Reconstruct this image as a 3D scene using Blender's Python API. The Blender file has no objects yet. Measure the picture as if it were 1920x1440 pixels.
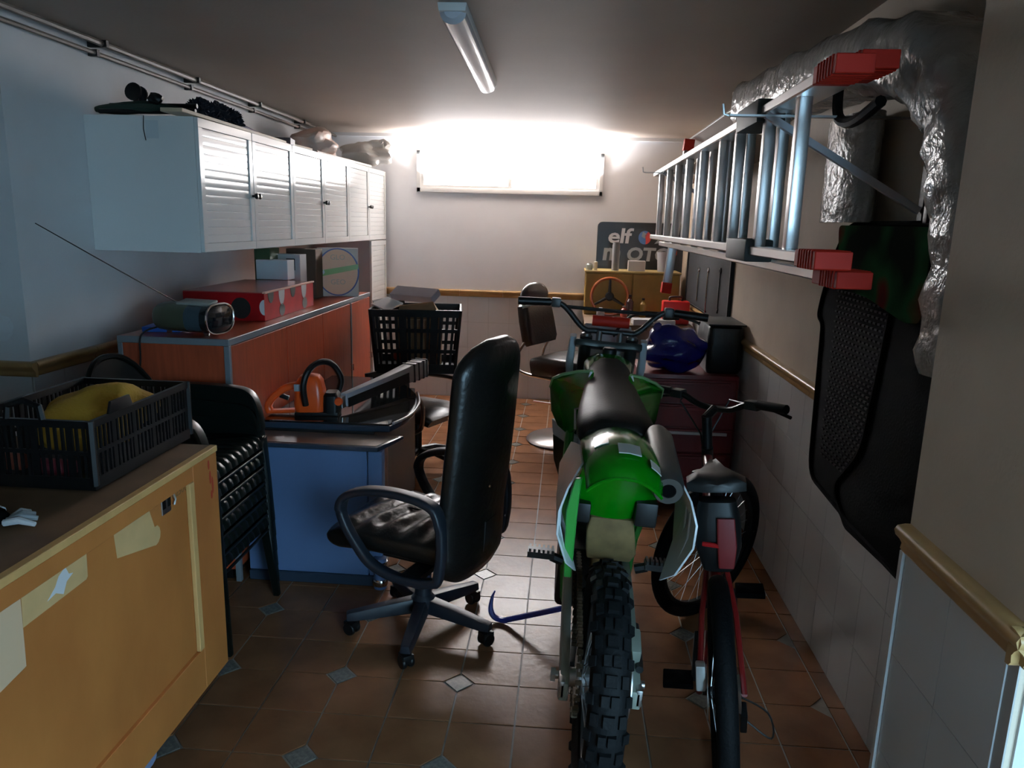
import bpy, bmesh, math, random
from mathutils import Vector, Matrix, Euler, noise
random.seed(7)
C = bpy.context.scene.collection
S = bpy.context.scene
R = math.radians
V = Vector

# ------------------------------------------------------------------ camera
def set_camera():
    yaw, pitch, roll, f = 0.0682354, 0.2103300, 0.0263496, 1407.352
    fw = V((-math.sin(yaw)*math.cos(pitch), math.cos(yaw)*math.cos(pitch), -math.sin(pitch)))
    rt = V((math.cos(yaw), math.sin(yaw), 0)); up = rt.cross(fw)
    r2 = rt*math.cos(roll)+up*math.sin(roll); u2 = up*math.cos(roll)-rt*math.sin(roll)
    cd = bpy.data.cameras.new('camera'); co = bpy.data.objects.new('camera', cd); C.objects.link(co)
    cd.sensor_fit = 'HORIZONTAL'; cd.sensor_width = 36; cd.lens = f*36/1920
    cd.clip_start = 0.02
    m = Matrix((( r2.x, u2.x, -fw.x, 0), (r2.y, u2.y, -fw.y, 0), (r2.z, u2.z, -fw.z, 1.68), (0,0,0,1)))
    co.matrix_world = m
    S.camera = co
set_camera()

# ------------------------------------------------------------------ world / exposure
WORLD = 11.0           # sky seen through the open doorway behind the camera
WINDOW = 9.0         # daylight coming through the frosted window panes
GROUND = 215.0         # daylight thrown up through the window by the sunlit ground outside
w = bpy.data.worlds.new('sky'); S.world = w; w.use_nodes = True
bg = w.node_tree.nodes['Background']; bg.inputs[0].default_value = (0.44, 0.75, 1.0, 1); bg.inputs[1].default_value = WORLD
al = bpy.data.lights.new('window_daylight', 'AREA'); al.shape = 'RECTANGLE'; al.size = 1.5; al.size_y = 0.10; al.energy = GROUND; al.color = (0.97, 0.97, 1.0); al.spread = R(150)
ao = bpy.data.objects.new('window_daylight', al); C.objects.link(ao); ao.location = (-0.565, 7.125, 2.10); ao.rotation_euler = (R(-90-70), 0, R(180))
S.view_settings.view_transform = 'Standard'; S.view_settings.look = 'None'
S.view_settings.exposure = 0.0; S.view_settings.gamma = 1.0; S.view_settings.use_curve_mapping = False

# ------------------------------------------------------------------ materials
MATS = {}
def mat(name, col, rough=0.5, metal=0.0, var=0.0, vscale=8.0, bump=0.0, bscale=60.0, col2=None, spec=0.5, emit=None, estr=0, coat=0.0, trans=0.0, stretch=None):
    if name in MATS: return MATS[name]
    m = bpy.data.materials.new(name); m.use_nodes = True
    nt = m.node_tree; b = nt.nodes['Principled BSDF']
    b.inputs['Base Color'].default_value = (*col, 1); b.inputs['Roughness'].default_value = rough
    b.inputs['Metallic'].default_value = metal; b.inputs['Specular IOR Level'].default_value = spec
    b.inputs['Coat Weight'].default_value = coat; b.inputs['Coat Roughness'].default_value = 0.08
    if trans: b.inputs['Transmission Weight'].default_value = trans
    if emit: b.inputs['Emission Color'].default_value = (*emit, 1); b.inputs['Emission Strength'].default_value = estr
    if var or bump:
        tc = nt.nodes.new('ShaderNodeTexCoord'); mp = nt.nodes.new('ShaderNodeMapping')
        nt.links.new(tc.outputs['Object'], mp.inputs[0])
        if stretch: mp.inputs['Scale'].default_value = stretch
    if var:
        n = nt.nodes.new('ShaderNodeTexNoise'); n.inputs['Scale'].default_value = vscale; n.inputs['Detail'].default_value = 6
        nt.links.new(mp.outputs[0], n.inputs['Vector'])
        r = nt.nodes.new('ShaderNodeValToRGB'); c2 = col2 or tuple(c*(1-var) for c in col)
        r.color_ramp.elements[0].position = 0.32; r.color_ramp.elements[1].position = 0.68
        r.color_ramp.elements[0].color = (*c2, 1); r.color_ramp.elements[1].color = (*col, 1)
        nt.links.new(n.outputs['Fac'], r.inputs[0]); nt.links.new(r.outputs[0], b.inputs['Base Color'])
    if bump:
        n2 = nt.nodes.new('ShaderNodeTexNoise'); n2.inputs['Scale'].default_value = bscale; n2.inputs['Detail'].default_value = 4
        nt.links.new(mp.outputs[0], n2.inputs['Vector'])
        bp = nt.nodes.new('ShaderNodeBump'); bp.inputs['Strength'].default_value = bump; bp.inputs['Distance'].default_value = 0.01
        nt.links.new(n2.outputs['Fac'], bp.inputs['Height']); nt.links.new(bp.outputs[0], b.inputs['Normal'])
    MATS[name] = m
    return m
wallp = mat('wall_paint', (0.60,0.50,0.39), 0.65, var=0.22, vscale=2.2, bump=0.12, bscale=90)
wallw = mat('wall_white', (0.76,0.76,0.77), 0.6, var=0.08, vscale=3, bump=0.05, bscale=90)
ceilm = mat('ceiling_paint', (0.36,0.30,0.255), 0.62, var=0.08, vscale=2, bump=0.1, bscale=70)
tilew = mat('wall_tile', (0.60,0.61,0.62), 0.28, var=0.05, vscale=4)
grout = mat('wall_grout', (0.40,0.39,0.38), 0.8)
fgrout = mat('floor_grout', (0.30,0.26,0.22), 0.5, var=0.2, vscale=20)
ftile = mat('floor_tile', (0.27,0.125,0.060), 0.25, var=0.35, vscale=5, bump=0.10, bscale=35, col2=(0.185,0.080,0.038), spec=0.14)
fdia = mat('floor_inset', (0.25,0.235,0.205), 0.25, var=0.5, vscale=70, col2=(0.13,0.125,0.115), spec=0.32)
railm = mat('rail_ceramic', (0.46,0.28,0.11), 0.3, var=0.25, vscale=9)
white_lam = mat('white_laminate', (0.78,0.79,0.78), 0.14, var=0.03, vscale=3)
white_pl = mat('white_plastic', (0.80,0.80,0.79), 0.25)
grey_edge = mat('grey_edge', (0.20,0.215,0.235), 0.4, metal=0.2)
cherry = mat('cherry_laminate', (0.42,0.075,0.03), 0.32, var=0.3, vscale=6, stretch=(8,8,0.8))
wood = mat('plywood', (0.62,0.23,0.055), 0.6, var=0.25, vscale=3.5, col2=(0.46,0.155,0.035), bump=0.08, bscale=40, stretch=(1,1,0.5))
woodpale = mat('pale_pine', (0.78,0.46,0.17), 0.6, var=0.2, vscale=14, stretch=(1,1,0.2))
woodtop = mat('crate_top', (0.20,0.11,0.055), 0.6, var=0.4, vscale=5)
paper = mat('glue_paper', (0.78,0.50,0.22), 0.8, var=0.12, vscale=12)
paperw = mat('white_paper', (0.75,0.75,0.76), 0.7)
chrome = mat('chrome', (0.75,0.75,0.76), 0.14, metal=1)
alu = mat('aluminium', (0.70,0.70,0.71), 0.30, metal=1, bump=0.03, bscale=200)
steel = mat('steel', (0.45,0.45,0.45), 0.35, metal=1)
steel_dk = mat('dark_steel', (0.045,0.045,0.045), 0.42, metal=0.7)
black_pl = mat('black_plastic', (0.005,0.0055,0.006), 0.42, spec=0.3)
black_mt = mat('black_matte', (0.004,0.004,0.004), 0.9, bump=0.1, bscale=120, spec=0.02)
navy_pl = mat('navy_plastic', (0.012,0.016,0.024), 0.42)
leather = mat('black_leather', (0.007,0.0065,0.006), 0.34, bump=0.35, bscale=28)
leather2 = mat('brown_leather', (0.016,0.012,0.010), 0.36, bump=0.12, bscale=60)
rubber = mat('tyre_rubber', (0.0055,0.0068,0.008), 0.65, var=0.5, vscale=30, bump=0.2, bscale=80, spec=0.2)
kgreen = mat('lime_green_plastic', (0.0005,0.16,0.0025), 0.16, var=0.12, vscale=5)
kgreen_f = mat('green_frame_paint', (0.04,0.30,0.05), 0.3)
dgreen = mat('dark_green_plastic', (0.003,0.006,0.005), 0.36, spec=0.22)
desk_blue = mat('blue_grey_panel', (0.11,0.18,0.34), 0.55, var=0.1, vscale=5)
desk_dark = mat('desk_edge', (0.03,0.045,0.07), 0.25)
desk_glass = mat('dark_glass_top', (0.015,0.014,0.014), 0.05, spec=0.9)
desk_shelf = mat('desk_shelf_wood', (0.22,0.15,0.11), 0.18)
orange = mat('orange_plastic', (0.72,0.085,0.012), 0.3)
redcap = mat('red_plastic', (0.42,0.018,0.008), 0.55, spec=0.2)
redm = mat('red_paint', (0.14,0.006,0.006), 0.4)
redbox = mat('red_card', (0.42,0.008,0.010), 0.5, var=0.35, vscale=9, col2=(0.27,0.005,0.007), spec=0.15)
bluebag = mat('blue_bag', (0.006,0.010,0.14), 0.26, bump=0.6, bscale=22)
blue_paint = mat('blue_paint', (0.03,0.045,0.30), 0.35)
wrap = mat('plastic_wrap', (0.36,0.36,0.35), 0.2, var=0.25, vscale=14, bump=0.9, bscale=26, spec=0.9)
tan = mat('tan_mud', (0.20,0.13,0.05), 0.7, var=0.4, vscale=18)
yellow_cloth = mat('yellow_cloth', (0.50,0.27,0.025), 0.9, bump=0.5, bscale=90)
olive = mat('olive_board', (0.32,0.20,0.04), 0.55, var=0.25, vscale=6)
card = mat('cardboard', (0.42,0.25,0.13), 0.8, var=0.12, vscale=8)
brown_dk = mat('dark_card', (0.10,0.065,0.045), 0.8)
bag_white = mat('white_bag', (0.74,0.72,0.68), 0.35, bump=0.5, bscale=18)
green_dk = mat('green_box', (0.035,0.075,0.03), 0.5)
silver_pl = mat('silver_plastic', (0.42,0.44,0.40), 0.28, metal=0.4)
glassd = mat('dark_gloss', (0.012,0.014,0.016), 0.08)
fur = mat('dark_fur', (0.012,0.013,0.022), 0.95)
panem = mat('window_daylight', (0.9,0.9,0.9), 0.4, emit=(1.0,0.98,0.98), estr=WINDOW)
greyplate = mat('grey_plate', (0.30,0.33,0.28), 0.45, metal=0.4)
wire = mat('black_cable', (0.01,0.01,0.01), 0.5)

# ------------------------------------------------------------------ mesh helpers
class MB:
    def __init__(s): s.bm = bmesh.new()
    def face(s, pts): 
        try: s.bm.faces.new([s.bm.verts.new(p) for p in pts])
        except Exception: pass
        return s
    def loft(s, rings, cap=True, closed=True, loop=False):
        b = s.bm; vs = [[b.verts.new(p) for p in r] for r in rings]; n = len(vs[0])
        m = len(vs)
        for i in range(m if loop else m-1):
            A, B = vs[i], vs[(i+1) % m]
            for j in range(n if closed else n-1):
                k = (j+1) % n
                try: b.faces.new((A[j], A[k], B[k], B[j]))
                except Exception: pass
        if cap and closed and not loop:
            try: b.faces.new(list(reversed(vs[0]))); b.faces.new(vs[-1])
            except Exception: pass
        return s
    def box(s, x0, x1, y0, y1, z0, z1, M=None):
        P = [V((x, y, z)) for z in (z0, z1) for x, y in ((x0,y0),(x1,y0),(x1,y1),(x0,y1))]
        if M: P = [M @ p for p in P]
        return s.loft([P[:4], P[4:]])
    def obox(s, c, sz, rot=(0,0,0), M=None):
        T = Matrix.Translation(c) @ Euler([R(a) for a in rot]).to_matrix().to_4x4()
        if M: T = M @ T
        a, b, d = sz[0]/2, sz[1]/2, sz[2]/2
        return s.box(-a, a, -b, b, -d, d, T)
    def tube(s, pts, r, n=8, cap=True, loop=False):
        pts = [V(p) for p in pts]; m = len(pts); rr = r if isinstance(r, (list, tuple)) else [r]*m
        rings = []; prev = None
        for i, p in enumerate(pts):
            a = pts[(i-1) % m] if (i > 0 or loop) else p; c = pts[(i+1) % m] if (i < m-1 or loop) else p
            t = (c-a).normalized()
            if prev is None:
                u = t.orthogonal().normalized()
            else:
                u = (prev - t*prev.dot(t))
                u = u.normalized() if u.length > 1e-6 else t.orthogonal().normalized()
            prev = u; v = t.cross(u)
            rings.append([p+(u*math.cos(2*math.pi*k/n)+v*math.sin(2*math.pi*k/n))*rr[i] for k in range(n)])
        return s.loft(rings, cap=cap, loop=loop)
    def sweep(s, path, prof, side=(1,0,0), cap=True, scale=None, loop=False):
        side = V(side); path = [V(p) for p in path]; m = len(path); rings = []
        for i, p in enumerate(path):
            a = path[i-1] if (i > 0 or loop) else p; c = path[(i+1) % m] if (i < m-1 or loop) else p
            t = (c-a).normalized(); nn = side.cross(t).normalized(); k = scale[i] if scale else 1
            k = k if isinstance(k, (tuple, list)) else (k, k)
            rings.append([p+side*u*k[0]+nn*v*k[1] for u, v in prof])
        return s.loft(rings, cap=cap, loop=loop)
    def lathe(s, prof, n=24, M=None, cap=True):
        rings = []
        for r, h in prof:
            ring = [V((r*math.cos(2*math.pi*k/n), r*math.sin(2*math.pi*k/n), h)) for k in range(n)]
            rings.append([M @ p for p in ring] if M else ring)
        return s.loft(rings, cap=cap)
    def prism(s, poly, t0, t1, M=None):
        a = [V((x, y, t0)) for x, y in poly]; b = [V((x, y, t1)) for x, y in poly]
        if M: a = [M @ p for p in a]; b = [M @ p for p in b]
        return s.loft([a, b])
    def torus(s, Rr, r, n=40, k=10, M=None, squash=1.0):
        rings = []
        for i in range(n):
            a = 2*math.pi*i/n
            ring = []
            for j in range(k):
                t = 2*math.pi*j/k; q = Rr + r*math.cos(t)
                p = V((q*math.cos(a), q*math.sin(a), r*squash*math.sin(t))); ring.append(M @ p if M else p)
            rings.append(ring)
        return s.loft(rings, loop=True)
    def blob(s, c, sz, seed=0, amp=0.2, sub=3, freq=2.0, M=None):
        T = Matrix.Translation(c) @ Matrix.Diagonal((sz[0], sz[1], sz[2], 1))
        g = bmesh.ops.create_icosphere(s.bm, subdivisions=sub, radius=1.0)
        for v in g['verts']:
            p = v.co.copy(); d = 1 + amp*noise.noise(p*freq + V((seed*7.3, seed*3.1, seed)))*1.6
            q = T @ (p*d); v.co = M @ q if M else q
        return s
    def build(s, name, m, parent=None, bevel=0.0, seg=2, smooth=True, ang=35, loc=None):
        bm = s.bm
        bmesh.ops.recalc_face_normals(bm, faces=bm.faces)
        if bevel:
            es = [e for e in bm.edges if len(e.link_faces) == 2 and e.calc_face_angle(0) > R(30)]
            bmesh.ops.bevel(bm, geom=es, offset=bevel, segments=seg, affect='EDGES', profile=0.6, clamp_overlap=True)
        me = bpy.data.meshes.new(name); bm.to_mesh(me); bm.free()
        me.materials.append(m)
        if smooth:
            for p in me.polygons: p.use_smooth = True
            me.set_sharp_from_angle(angle=R(ang))
        o = bpy.data.objects.new(name, me); C.objects.link(o)
        if parent: o.parent = parent
        if loc: o.location = loc
        return o
def tag(o, label, cat, group=None):
    o['label'] = label; o['category'] = cat
    if group: o['group'] = group
    return o
def thing(name, label, cat, loc=(0,0,0), rot=(0,0,0), group=None):
    o = bpy.data.objects.new(name, None); C.objects.link(o); o.empty_display_size = 0.05
    o.location = loc; o.rotation_euler = [R(a) for a in rot]
    return tag(o, label, cat, group)
def struct(o): o['kind'] = 'structure'; return o
def dup(o, parent=None, loc=None, rot=None):
    c = o.copy(); C.objects.link(c); c.parent = parent
    if loc is not None: c.location = loc
    if rot is not None: c.rotation_euler = [R(a) for a in rot]
    return c
def dup_tree(o, parent=None):
    c = o.copy(); C.objects.link(c); c.parent = parent
    for ch in list(o.children): dup_tree(ch, c)
    return c
def rrect(w, h, r, n=4):
    P = []
    for cx, cy, a0 in ((w/2-r, h/2-r, 0), (-w/2+r, h/2-r, 90), (-w/2+r, -h/2+r, 180), (w/2-r, -h/2+r, 270)):
        for k in range(n+1):
            a = R(a0+90*k/n); P.append((cx+r*math.cos(a), cy+r*math.sin(a)))
    return P
def spline(pts, n=8):
    pts = [V(p) for p in pts]; out = []
    for i in range(len(pts)-1):
        p0 = pts[max(i-1, 0)]; p1 = pts[i]; p2 = pts[i+1]; p3 = pts[min(i+2, len(pts)-1)]
        for k in range(n):
            t = k/n
            out.append(0.5*((2*p1)+(p2-p0)*t+(2*p0-5*p1+4*p2-p3)*t*t+(3*p1-p0-3*p2+p3)*t**3))
    out.append(pts[-1]); return out
def text_mesh(name, body, size, m, parent, M, extrude=0.001, offset=0.0, shear=0.0, align='LEFT', sx=1.0, sy=1.0, space=1.0):
    cu = bpy.data.curves.new(name, 'FONT'); cu.body = body; cu.size = size; cu.extrude = extrude; cu.offset = offset
    cu.shear = shear; cu.align_x = align; cu.space_character = space; cu.resolution_u = 3
    t = bpy.data.objects.new(name, cu); C.objects.link(t)
    bpy.context.view_layer.update()
    me = bpy.data.meshes.new_from_object(t.evaluated_get(bpy.context.evaluated_depsgraph_get()))
    bpy.data.objects.remove(t); bpy.data.curves.remove(cu)
    me.transform(M @ Matrix.Diagonal((sx, sy, 1, 1)))
    me.materials.clear(); me.materials.append(m); me.name = name
    o = bpy.data.objects.new(name, me); C.objects.link(o); o.parent = parent
    return o
# local frame matrices: plane facing -Y (text reads left-right along +X), plane facing +X (reads along +Y)
def face_negY(x, y, z): return Matrix(((1,0,0,x),(0,0,-1,y),(0,1,0,z),(0,0,0,1)))
def face_posX(x, y, z): return Matrix(((0,0,1,x),(1,0,0,y),(0,1,0,z),(0,0,0,1)))

# ------------------------------------------------------------------ setting
XL, XR, YB, H = -2.27, 1.07, 7.19, 2.47
PX, PY0, PY1 = 0.785, 1.19, 1.63       # pillar on the right
NY = 3.0                                # short wall facing the camera on the left
FY, FXL, FXR = -.32, -4.2, 2.7          # near zone behind the camera
DX0, DX1, DZ = 0.5, 2.1, 2.1          # open doorway behind the camera
TS = 0.223525; TX0 = -5.51551*TS; TY0 = 11.13227*TS

floor = struct(MB().box(FXL-.2, FXR+.2, FY-.2, YB+.2, -.12, -.004).build('floor', fgrout, smooth=False))
g = 0.0034; a = 0.060; h2 = TS/2-g
tp = [(-h2+a-g, -h2), (h2, -h2), (h2, h2), (-h2, h2), (-h2, -h2+a-g)]
tile0 = MB().prism(tp, -.012, 0).build('floor_tile', ftile, floor, smooth=False)
dia0 = MB().prism([(a-2.5*g,0),(0,a-2.5*g),(-a+2.5*g,0),(0,-a+2.5*g)], -.012, 0).build('floor_inset', fdia, floor, smooth=False)
first = True; fd = True; rest = MB()
def tile_rot(i, j): return {(0,0):0, (1,0):90, (1,1):180, (0,1):270}[(i % 2, j % 2)]
for i in range(-14, 12):
    for j in range(-18, 22):
        x0 = TX0+i*TS; y0 = TY0+j*TS
        cx, cy = x0+TS/2, y0+TS/2
        main = -2 <= i <= 9 and -4 <= j <= 20
        if x0 < FXL or y0 < FY or y0+TS > YB+.01 or x0+TS > FXR: continue
        if x0+TS > XR+.001 and cy > PY0: continue
        if cx < XL and cy > NY: continue
        if main:
            o = tile0 if first else dup(tile0, floor)
            first = False
            o.location = (cx, cy, random.uniform(-.0006, .0003)); o.rotation_euler = (R(random.uniform(-.12,.12)), R(random.uniform(-.12,.12)), R(tile_rot(i, j)))
            if i % 2 == 0 and j % 2 == 0:
                d = dia0 if fd else dup(dia0, floor); fd = False; d.location = (x0, y0, 0)
        else:
            M = Matrix.Translation((cx, cy, 0)) @ Matrix.Rotation(R(tile_rot(i, j)), 4, 'Z')
            rest.prism(tp, -.012, 0, M)
xs = TX0+10*TS+g
for j in range(-4, 21): rest.box(xs, XR-.001, TY0+j*TS+g, TY0+(j+1)*TS-g, -.012, 0)
ro = rest.build('tile_field', ftile, floor, smooth=False); ro['kind'] = 'stuff'

ceiling = struct(MB().box(FXL-.2, FXR+.2, FY-.2, YB+.2, H, H+.15).build('ceiling', ceilm, smooth=False))
wall_back = struct(MB().box(XL-.2, XR+.2, YB, YB+.2, 0, H).build('wall_back', mat('wall_white_lit', (0.86,0.87,0.90), 0.6, var=0.05, vscale=3, bump=0.05, bscale=90), smooth=False))  # brighter copy of the white wall colour, window light put into the tone
wall_right = struct(MB().box(XR, XR+.2, PY1, YB, 0, H).build('wall_right', wallp, smooth=False))
wall_left = struct(MB().box(XL-.2, XL, NY, YB, 0, H).build('wall_left', wallw, smooth=False))
wall_near_left = struct(MB().box(FXL-.2, XL-.2, NY, NY+.2, 0, H).build('wall_near_left', wallw, smooth=False))
wall_pillar = struct(MB().box(PX, FXR+.2, PY0, PY1, 0, H).build('wall_pillar', wallp, smooth=False))
struct(MB().box(FXL-.2, FXL, FY-.2, NY, 0, H).build('wall_far_left', wallw, smooth=False))
struct(MB().box(FXR, FXR+.2, FY-.2, PY0, 0, H).build('wall_far_right', wallw, smooth=False))
wf = MB(); wf.box(FXL, DX0, FY-.2, FY, 0, H); wf.box(DX1, FXR, FY-.2, FY, 0, H); wf.box(DX0, DX1, FY-.2, FY, DZ, H)
struct(wf.build('wall_front', wallw, smooth=False))
struct(MB().box(-6, 6, -7, FY-.2, -.12, -.006).build('floor_yard', mat('yard_asphalt', (0.22,0.22,0.22), 0.8, var=.2, vscale=3), smooth=False))

# wall tiles: one slab mesh shared by all
TW, TH, TT = 0.2, 0.246, 0.006
wt = None
def wtile(parent, loc, rz):
    global wt
    if wt is None:
        wt = MB().box(-TW/2+.0012, TW/2-.0012, -TT, .004, .0012, TH-.0012).build('wall_tile', tilew, parent, smooth=False); o = wt
    else: o = dup(wt, parent)
    o.location = loc; o.rotation_euler = (0, 0, R(rz))
gb = MB().box(XL, XR, YB-.003, YB, 0, .99).build('grout_bed', grout, wall_back, smooth=False)
for r in range(4):
    for k in range(14): wtile(wall_back, (XR-TT-TW*(k+.5), YB, TH*r), 0)
MB().box(XR-.003, XR, PY1, YB, 0, .99).build('grout_bed', grout, wall_right, smooth=False)
for r in range(4):
    for k in range(27): wtile(wall_right, (XR, PY1+TW*(k+.5)+.06, TH*r), -90)
MB().box(XL, XL+.003, NY, YB, 0, .99).build('grout_bed', grout, wall_left, smooth=False)
for r in range(4):
    for k in range(4): wtile(wall_left, (XL, NY+TW*(k+.5), TH*r), 90)
MB().box(XL-1.2, XL, NY-.003, NY, 0, .99).build('grout_bed', grout, wall_near_left, smooth=False)
for r in range(4):
    for k in range(5): wtile(wall_near_left, (XL-TW*(k+.5), NY, TH*r), 0)
MB().box(PX-.003, PX, PY0, PY1, 0, .99).build('grout_bed', grout, wall_pillar, smooth=False)
for r in range(4):
    for k in range(2): wtile(wall_pillar, (PX, PY1-TW*(k+.5)-.012, TH*r), -90)
    for k in range(5): wtile(wall_pillar, (PX+TW*(k+.5)+.01, PY0, TH*r), 0)

# ceramic chair rail
RP = [(0,0),(.010,0),(.016,.008),(.014,.020),(.020,.030),(.030,.040),(.034,.052),(.028,.062),(.012,.066),(0,.066)]
def rail(n, segs):
    mb = MB()
    for p0, p1, nn in segs:
        p0 = V((*p0, .985)); p1 = V((*p1, .985)); nn = V((*nn, 0))
        mb.loft([[p+nn*d+V((0,0,z)) for d, z in RP] for p in (p0, p1)])
    return struct(mb.build('trim_%d' % n, railm, ang=50))
def rail_pieces(n, p0, p1, nn, L=.4):
    d = (V(p1)-V(p0)); k = max(1, int(round(d.length/L)))
    for i in range(k):
        A = V(p0)+d*(i/k)+d.normalized()*.0012; B = V(p0)+d*((i+1)/k)-d.normalized()*.0012
        if i == 0: root = rail(n, [(A, B, nn)])
        else:
            o = rail(n, [(A, B, nn)]); o.name = 'rail_piece'; del o['kind']; o.parent = root
rail_pieces(1, (XL, YB), (XR, YB), (0,-1))
rail_pieces(2, (XR, PY1), (XR, YB), (-1,0))
rail_pieces(3, (XL, NY), (XL, YB), (1,0))
rail_pieces(4, (XL-1.9, NY), (XL+.03, NY), (0,-1))
rail_pieces(5, (PX, PY0-.03), (PX, PY1+.0), (-1,0))
rail_pieces(6, (PX-.03, PY0), (FXR, PY0), (0,-1))
# corner bead of the tiled pillar, cove line under the ceiling
struct(MB().box(PX-.012, PX+.004, PY1-.008, PY1+.006, 0, .985).build('trim_7', mat('white_bead', (.6,.6,.6), .3), smooth=False))
struct(MB().box(XL, XR, YB-.03, YB, H-.03, H).build('trim_8', wallw, smooth=False))

# window
win = bpy.data.objects.new('window_1', None); C.objects.link(win); win['kind'] = 'structure'
WX0, WX1, WZ0, WZ1 = -1.43, .30, 1.95, 2.325
fr = MB()
for x0, x1, z0, z1 in ((WX0,WX1,WZ0,WZ0+.04),(WX0,WX1,WZ1-.04,WZ1),(WX0,WX0+.035,WZ0,WZ1),(WX1-.035,WX1,WZ0,WZ1)):
    fr.box(x0, x1, YB-.035, YB-.001, z0, z1)
fr.build('window_frame', white_pl, win, bevel=.003)
xm = (WX0+WX1)/2
for x0, x1, off in ((WX0+.035, xm+.02, 0), (xm-.02, WX1-.035, .012)):
    sb = MB(); y0, y1 = YB-.028+off*.8, YB-.016+off*.8
    for A in ((x0,x1,WZ0+.04,WZ0+.065),(x0,x1,WZ1-.065,WZ1-.04),(x0,x0+.03,WZ0+.065,WZ1-.065),(x1-.03,x1,WZ0+.065,WZ1-.065)):
        sb.box(A[0], A[1], y0, y1, A[2], A[3])
    sb.build('sash', white_pl, win)
    MB().box(x0+.03, x1-.03, y0+.004, y0+.008, WZ0+.065, WZ1-.065).build('pane', panem, win, smooth=False)

# pipes along the left ceiling corner
for k, (dx, dz, rr) in enumerate(((.03,-.06,.011),(.07,-.02,.014))):
    p = MB().tube([(XL+dx, FY+.1 if False else NY-.6, H+dz), (XL+dx, 6.3, H+dz), (XL+dx, YB-.01, H+dz-.01)], rr, 8).build('ceiling_pipe', mat('pipe_paint', (.17,.14,.12), .5))
    tag(p, ['thin painted pipe running along the top of the left wall', 'thicker painted pipe tight under the ceiling above the white wall cabinets'][k], 'pipe')
    for y in (3.6, 4.5, 5.4, 6.3): MB().obox((XL+dx*.6, y, H+dz), (dx*1.2+.02, .02, .03)).build('pipe_clip', steel_dk, p)

# ceiling light
t = thing('ceiling_light', 'long white fluorescent ceiling light, switched off', 'light', (0,0,H))
A0, A1 = V((-.46, 2.96, 0)), V((-.495, 4.52, 0))
d = (A1-A0).normalized(); sd = V((d.y, -d.x, 0))
MB().loft([[p+sd*u+V((0,0,v)) for u, v in ((-.055,0),(.055,0),(.05,-.03),(-.05,-.03))] for p in (A0, A1)]).build('housing', white_pl, t, bevel=.004)
prof = [(.05*math.cos(R(x)), -.028-.042*math.sin(R(x))) for x in range(0, 181, 20)]
MB().loft([[p+sd*u*s+V((0,0,-.028+(v+.028)*s)) for u, v in prof] for p, s in ((A0+d*.01,.6),(A0+d*.03,1),(A1-d*.03,1),(A1-d*.01,.6))]).build('diffuser', mat('diffuser', (.62,.65,.72), .12, spec=.7), t)

# ------------------------------------------------------------------ left: wall cabinets
CX = -1.74; CZ0, CZ1 = 1.505, 2.125; CY0, CY1 = 3.51, 7.15; DW = (CY1-CY0)/6
slat_me = None
def louver_door(parent, y0, y1, z0, z1, x, knob_side, nsl):
    """door with frame, slats, knob; plane facing +X"""
    global slat_me
    dr = MB(); f = .045; g = .003
    for a, b, c, d in ((y0+g,y1-g,z0+g,z0+f),(y0+g,y1-g,z1-f,z1-g),(y0+g,y0+f,z0+f,z1-f),(y1-f,y1-g,z0+f,z1-f)):
        dr.box(x, x+.018, a, b, c, d)
    dr.box(x, x+.009, y0+f, y1-f, z0+f, z1-f)
    o = dr.build('door', white_lam, parent, bevel=.0015, seg=1)
    hh = (z1-z0-2*f)/nsl; ww = y1-y0-2*f
    for i in range(nsl):
        zz = z0+f+hh*i
        s = MB().loft([[V((x+.009, y, zz+.001)), V((x+.0112, y, zz+.002)), V((x+.0120, y, zz+hh*.5)), V((x+.0112, y, zz+hh-.0015)), V((x+.009, y, zz+hh-.0005))] for y in (y0+f+.001, y1-f-.001)]) if slat_me is None or slat_me[1] != (round(ww,3), round(hh,4)) else None
        if s:
            so = s.build('slat', white_lam, o, ang=60); slat_me = (so, (round(ww,3), round(hh,4)), (y0+f, zz, x))
        else:
            so = dup(slat_me[0], o, (x-slat_me[2][2], y0+f-slat_me[2][0], zz-slat_me[2][1]))
    ky = y1-.022 if knob_side > 0 else y0+.022; kz = z0+(z1-z0)*.46
    Mk = Matrix.Translation((x+.018, ky, kz)) @ Matrix.Rotation(R(90), 4, 'Y')
    MB().lathe([(.006,0),(.006,.012),(.014,.018),(.016,.026),(.010,.032),(.001,.033)], 14, Mk).build('knob', steel_dk, o)
    return o
cab_labels = ['white wall cabinet with louvered doors, nearest to the camera', 'white wall cabinet with louvered doors, middle one of the row', 'white wall cabinet with louvered doors, farthest one near the window wall']
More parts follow.
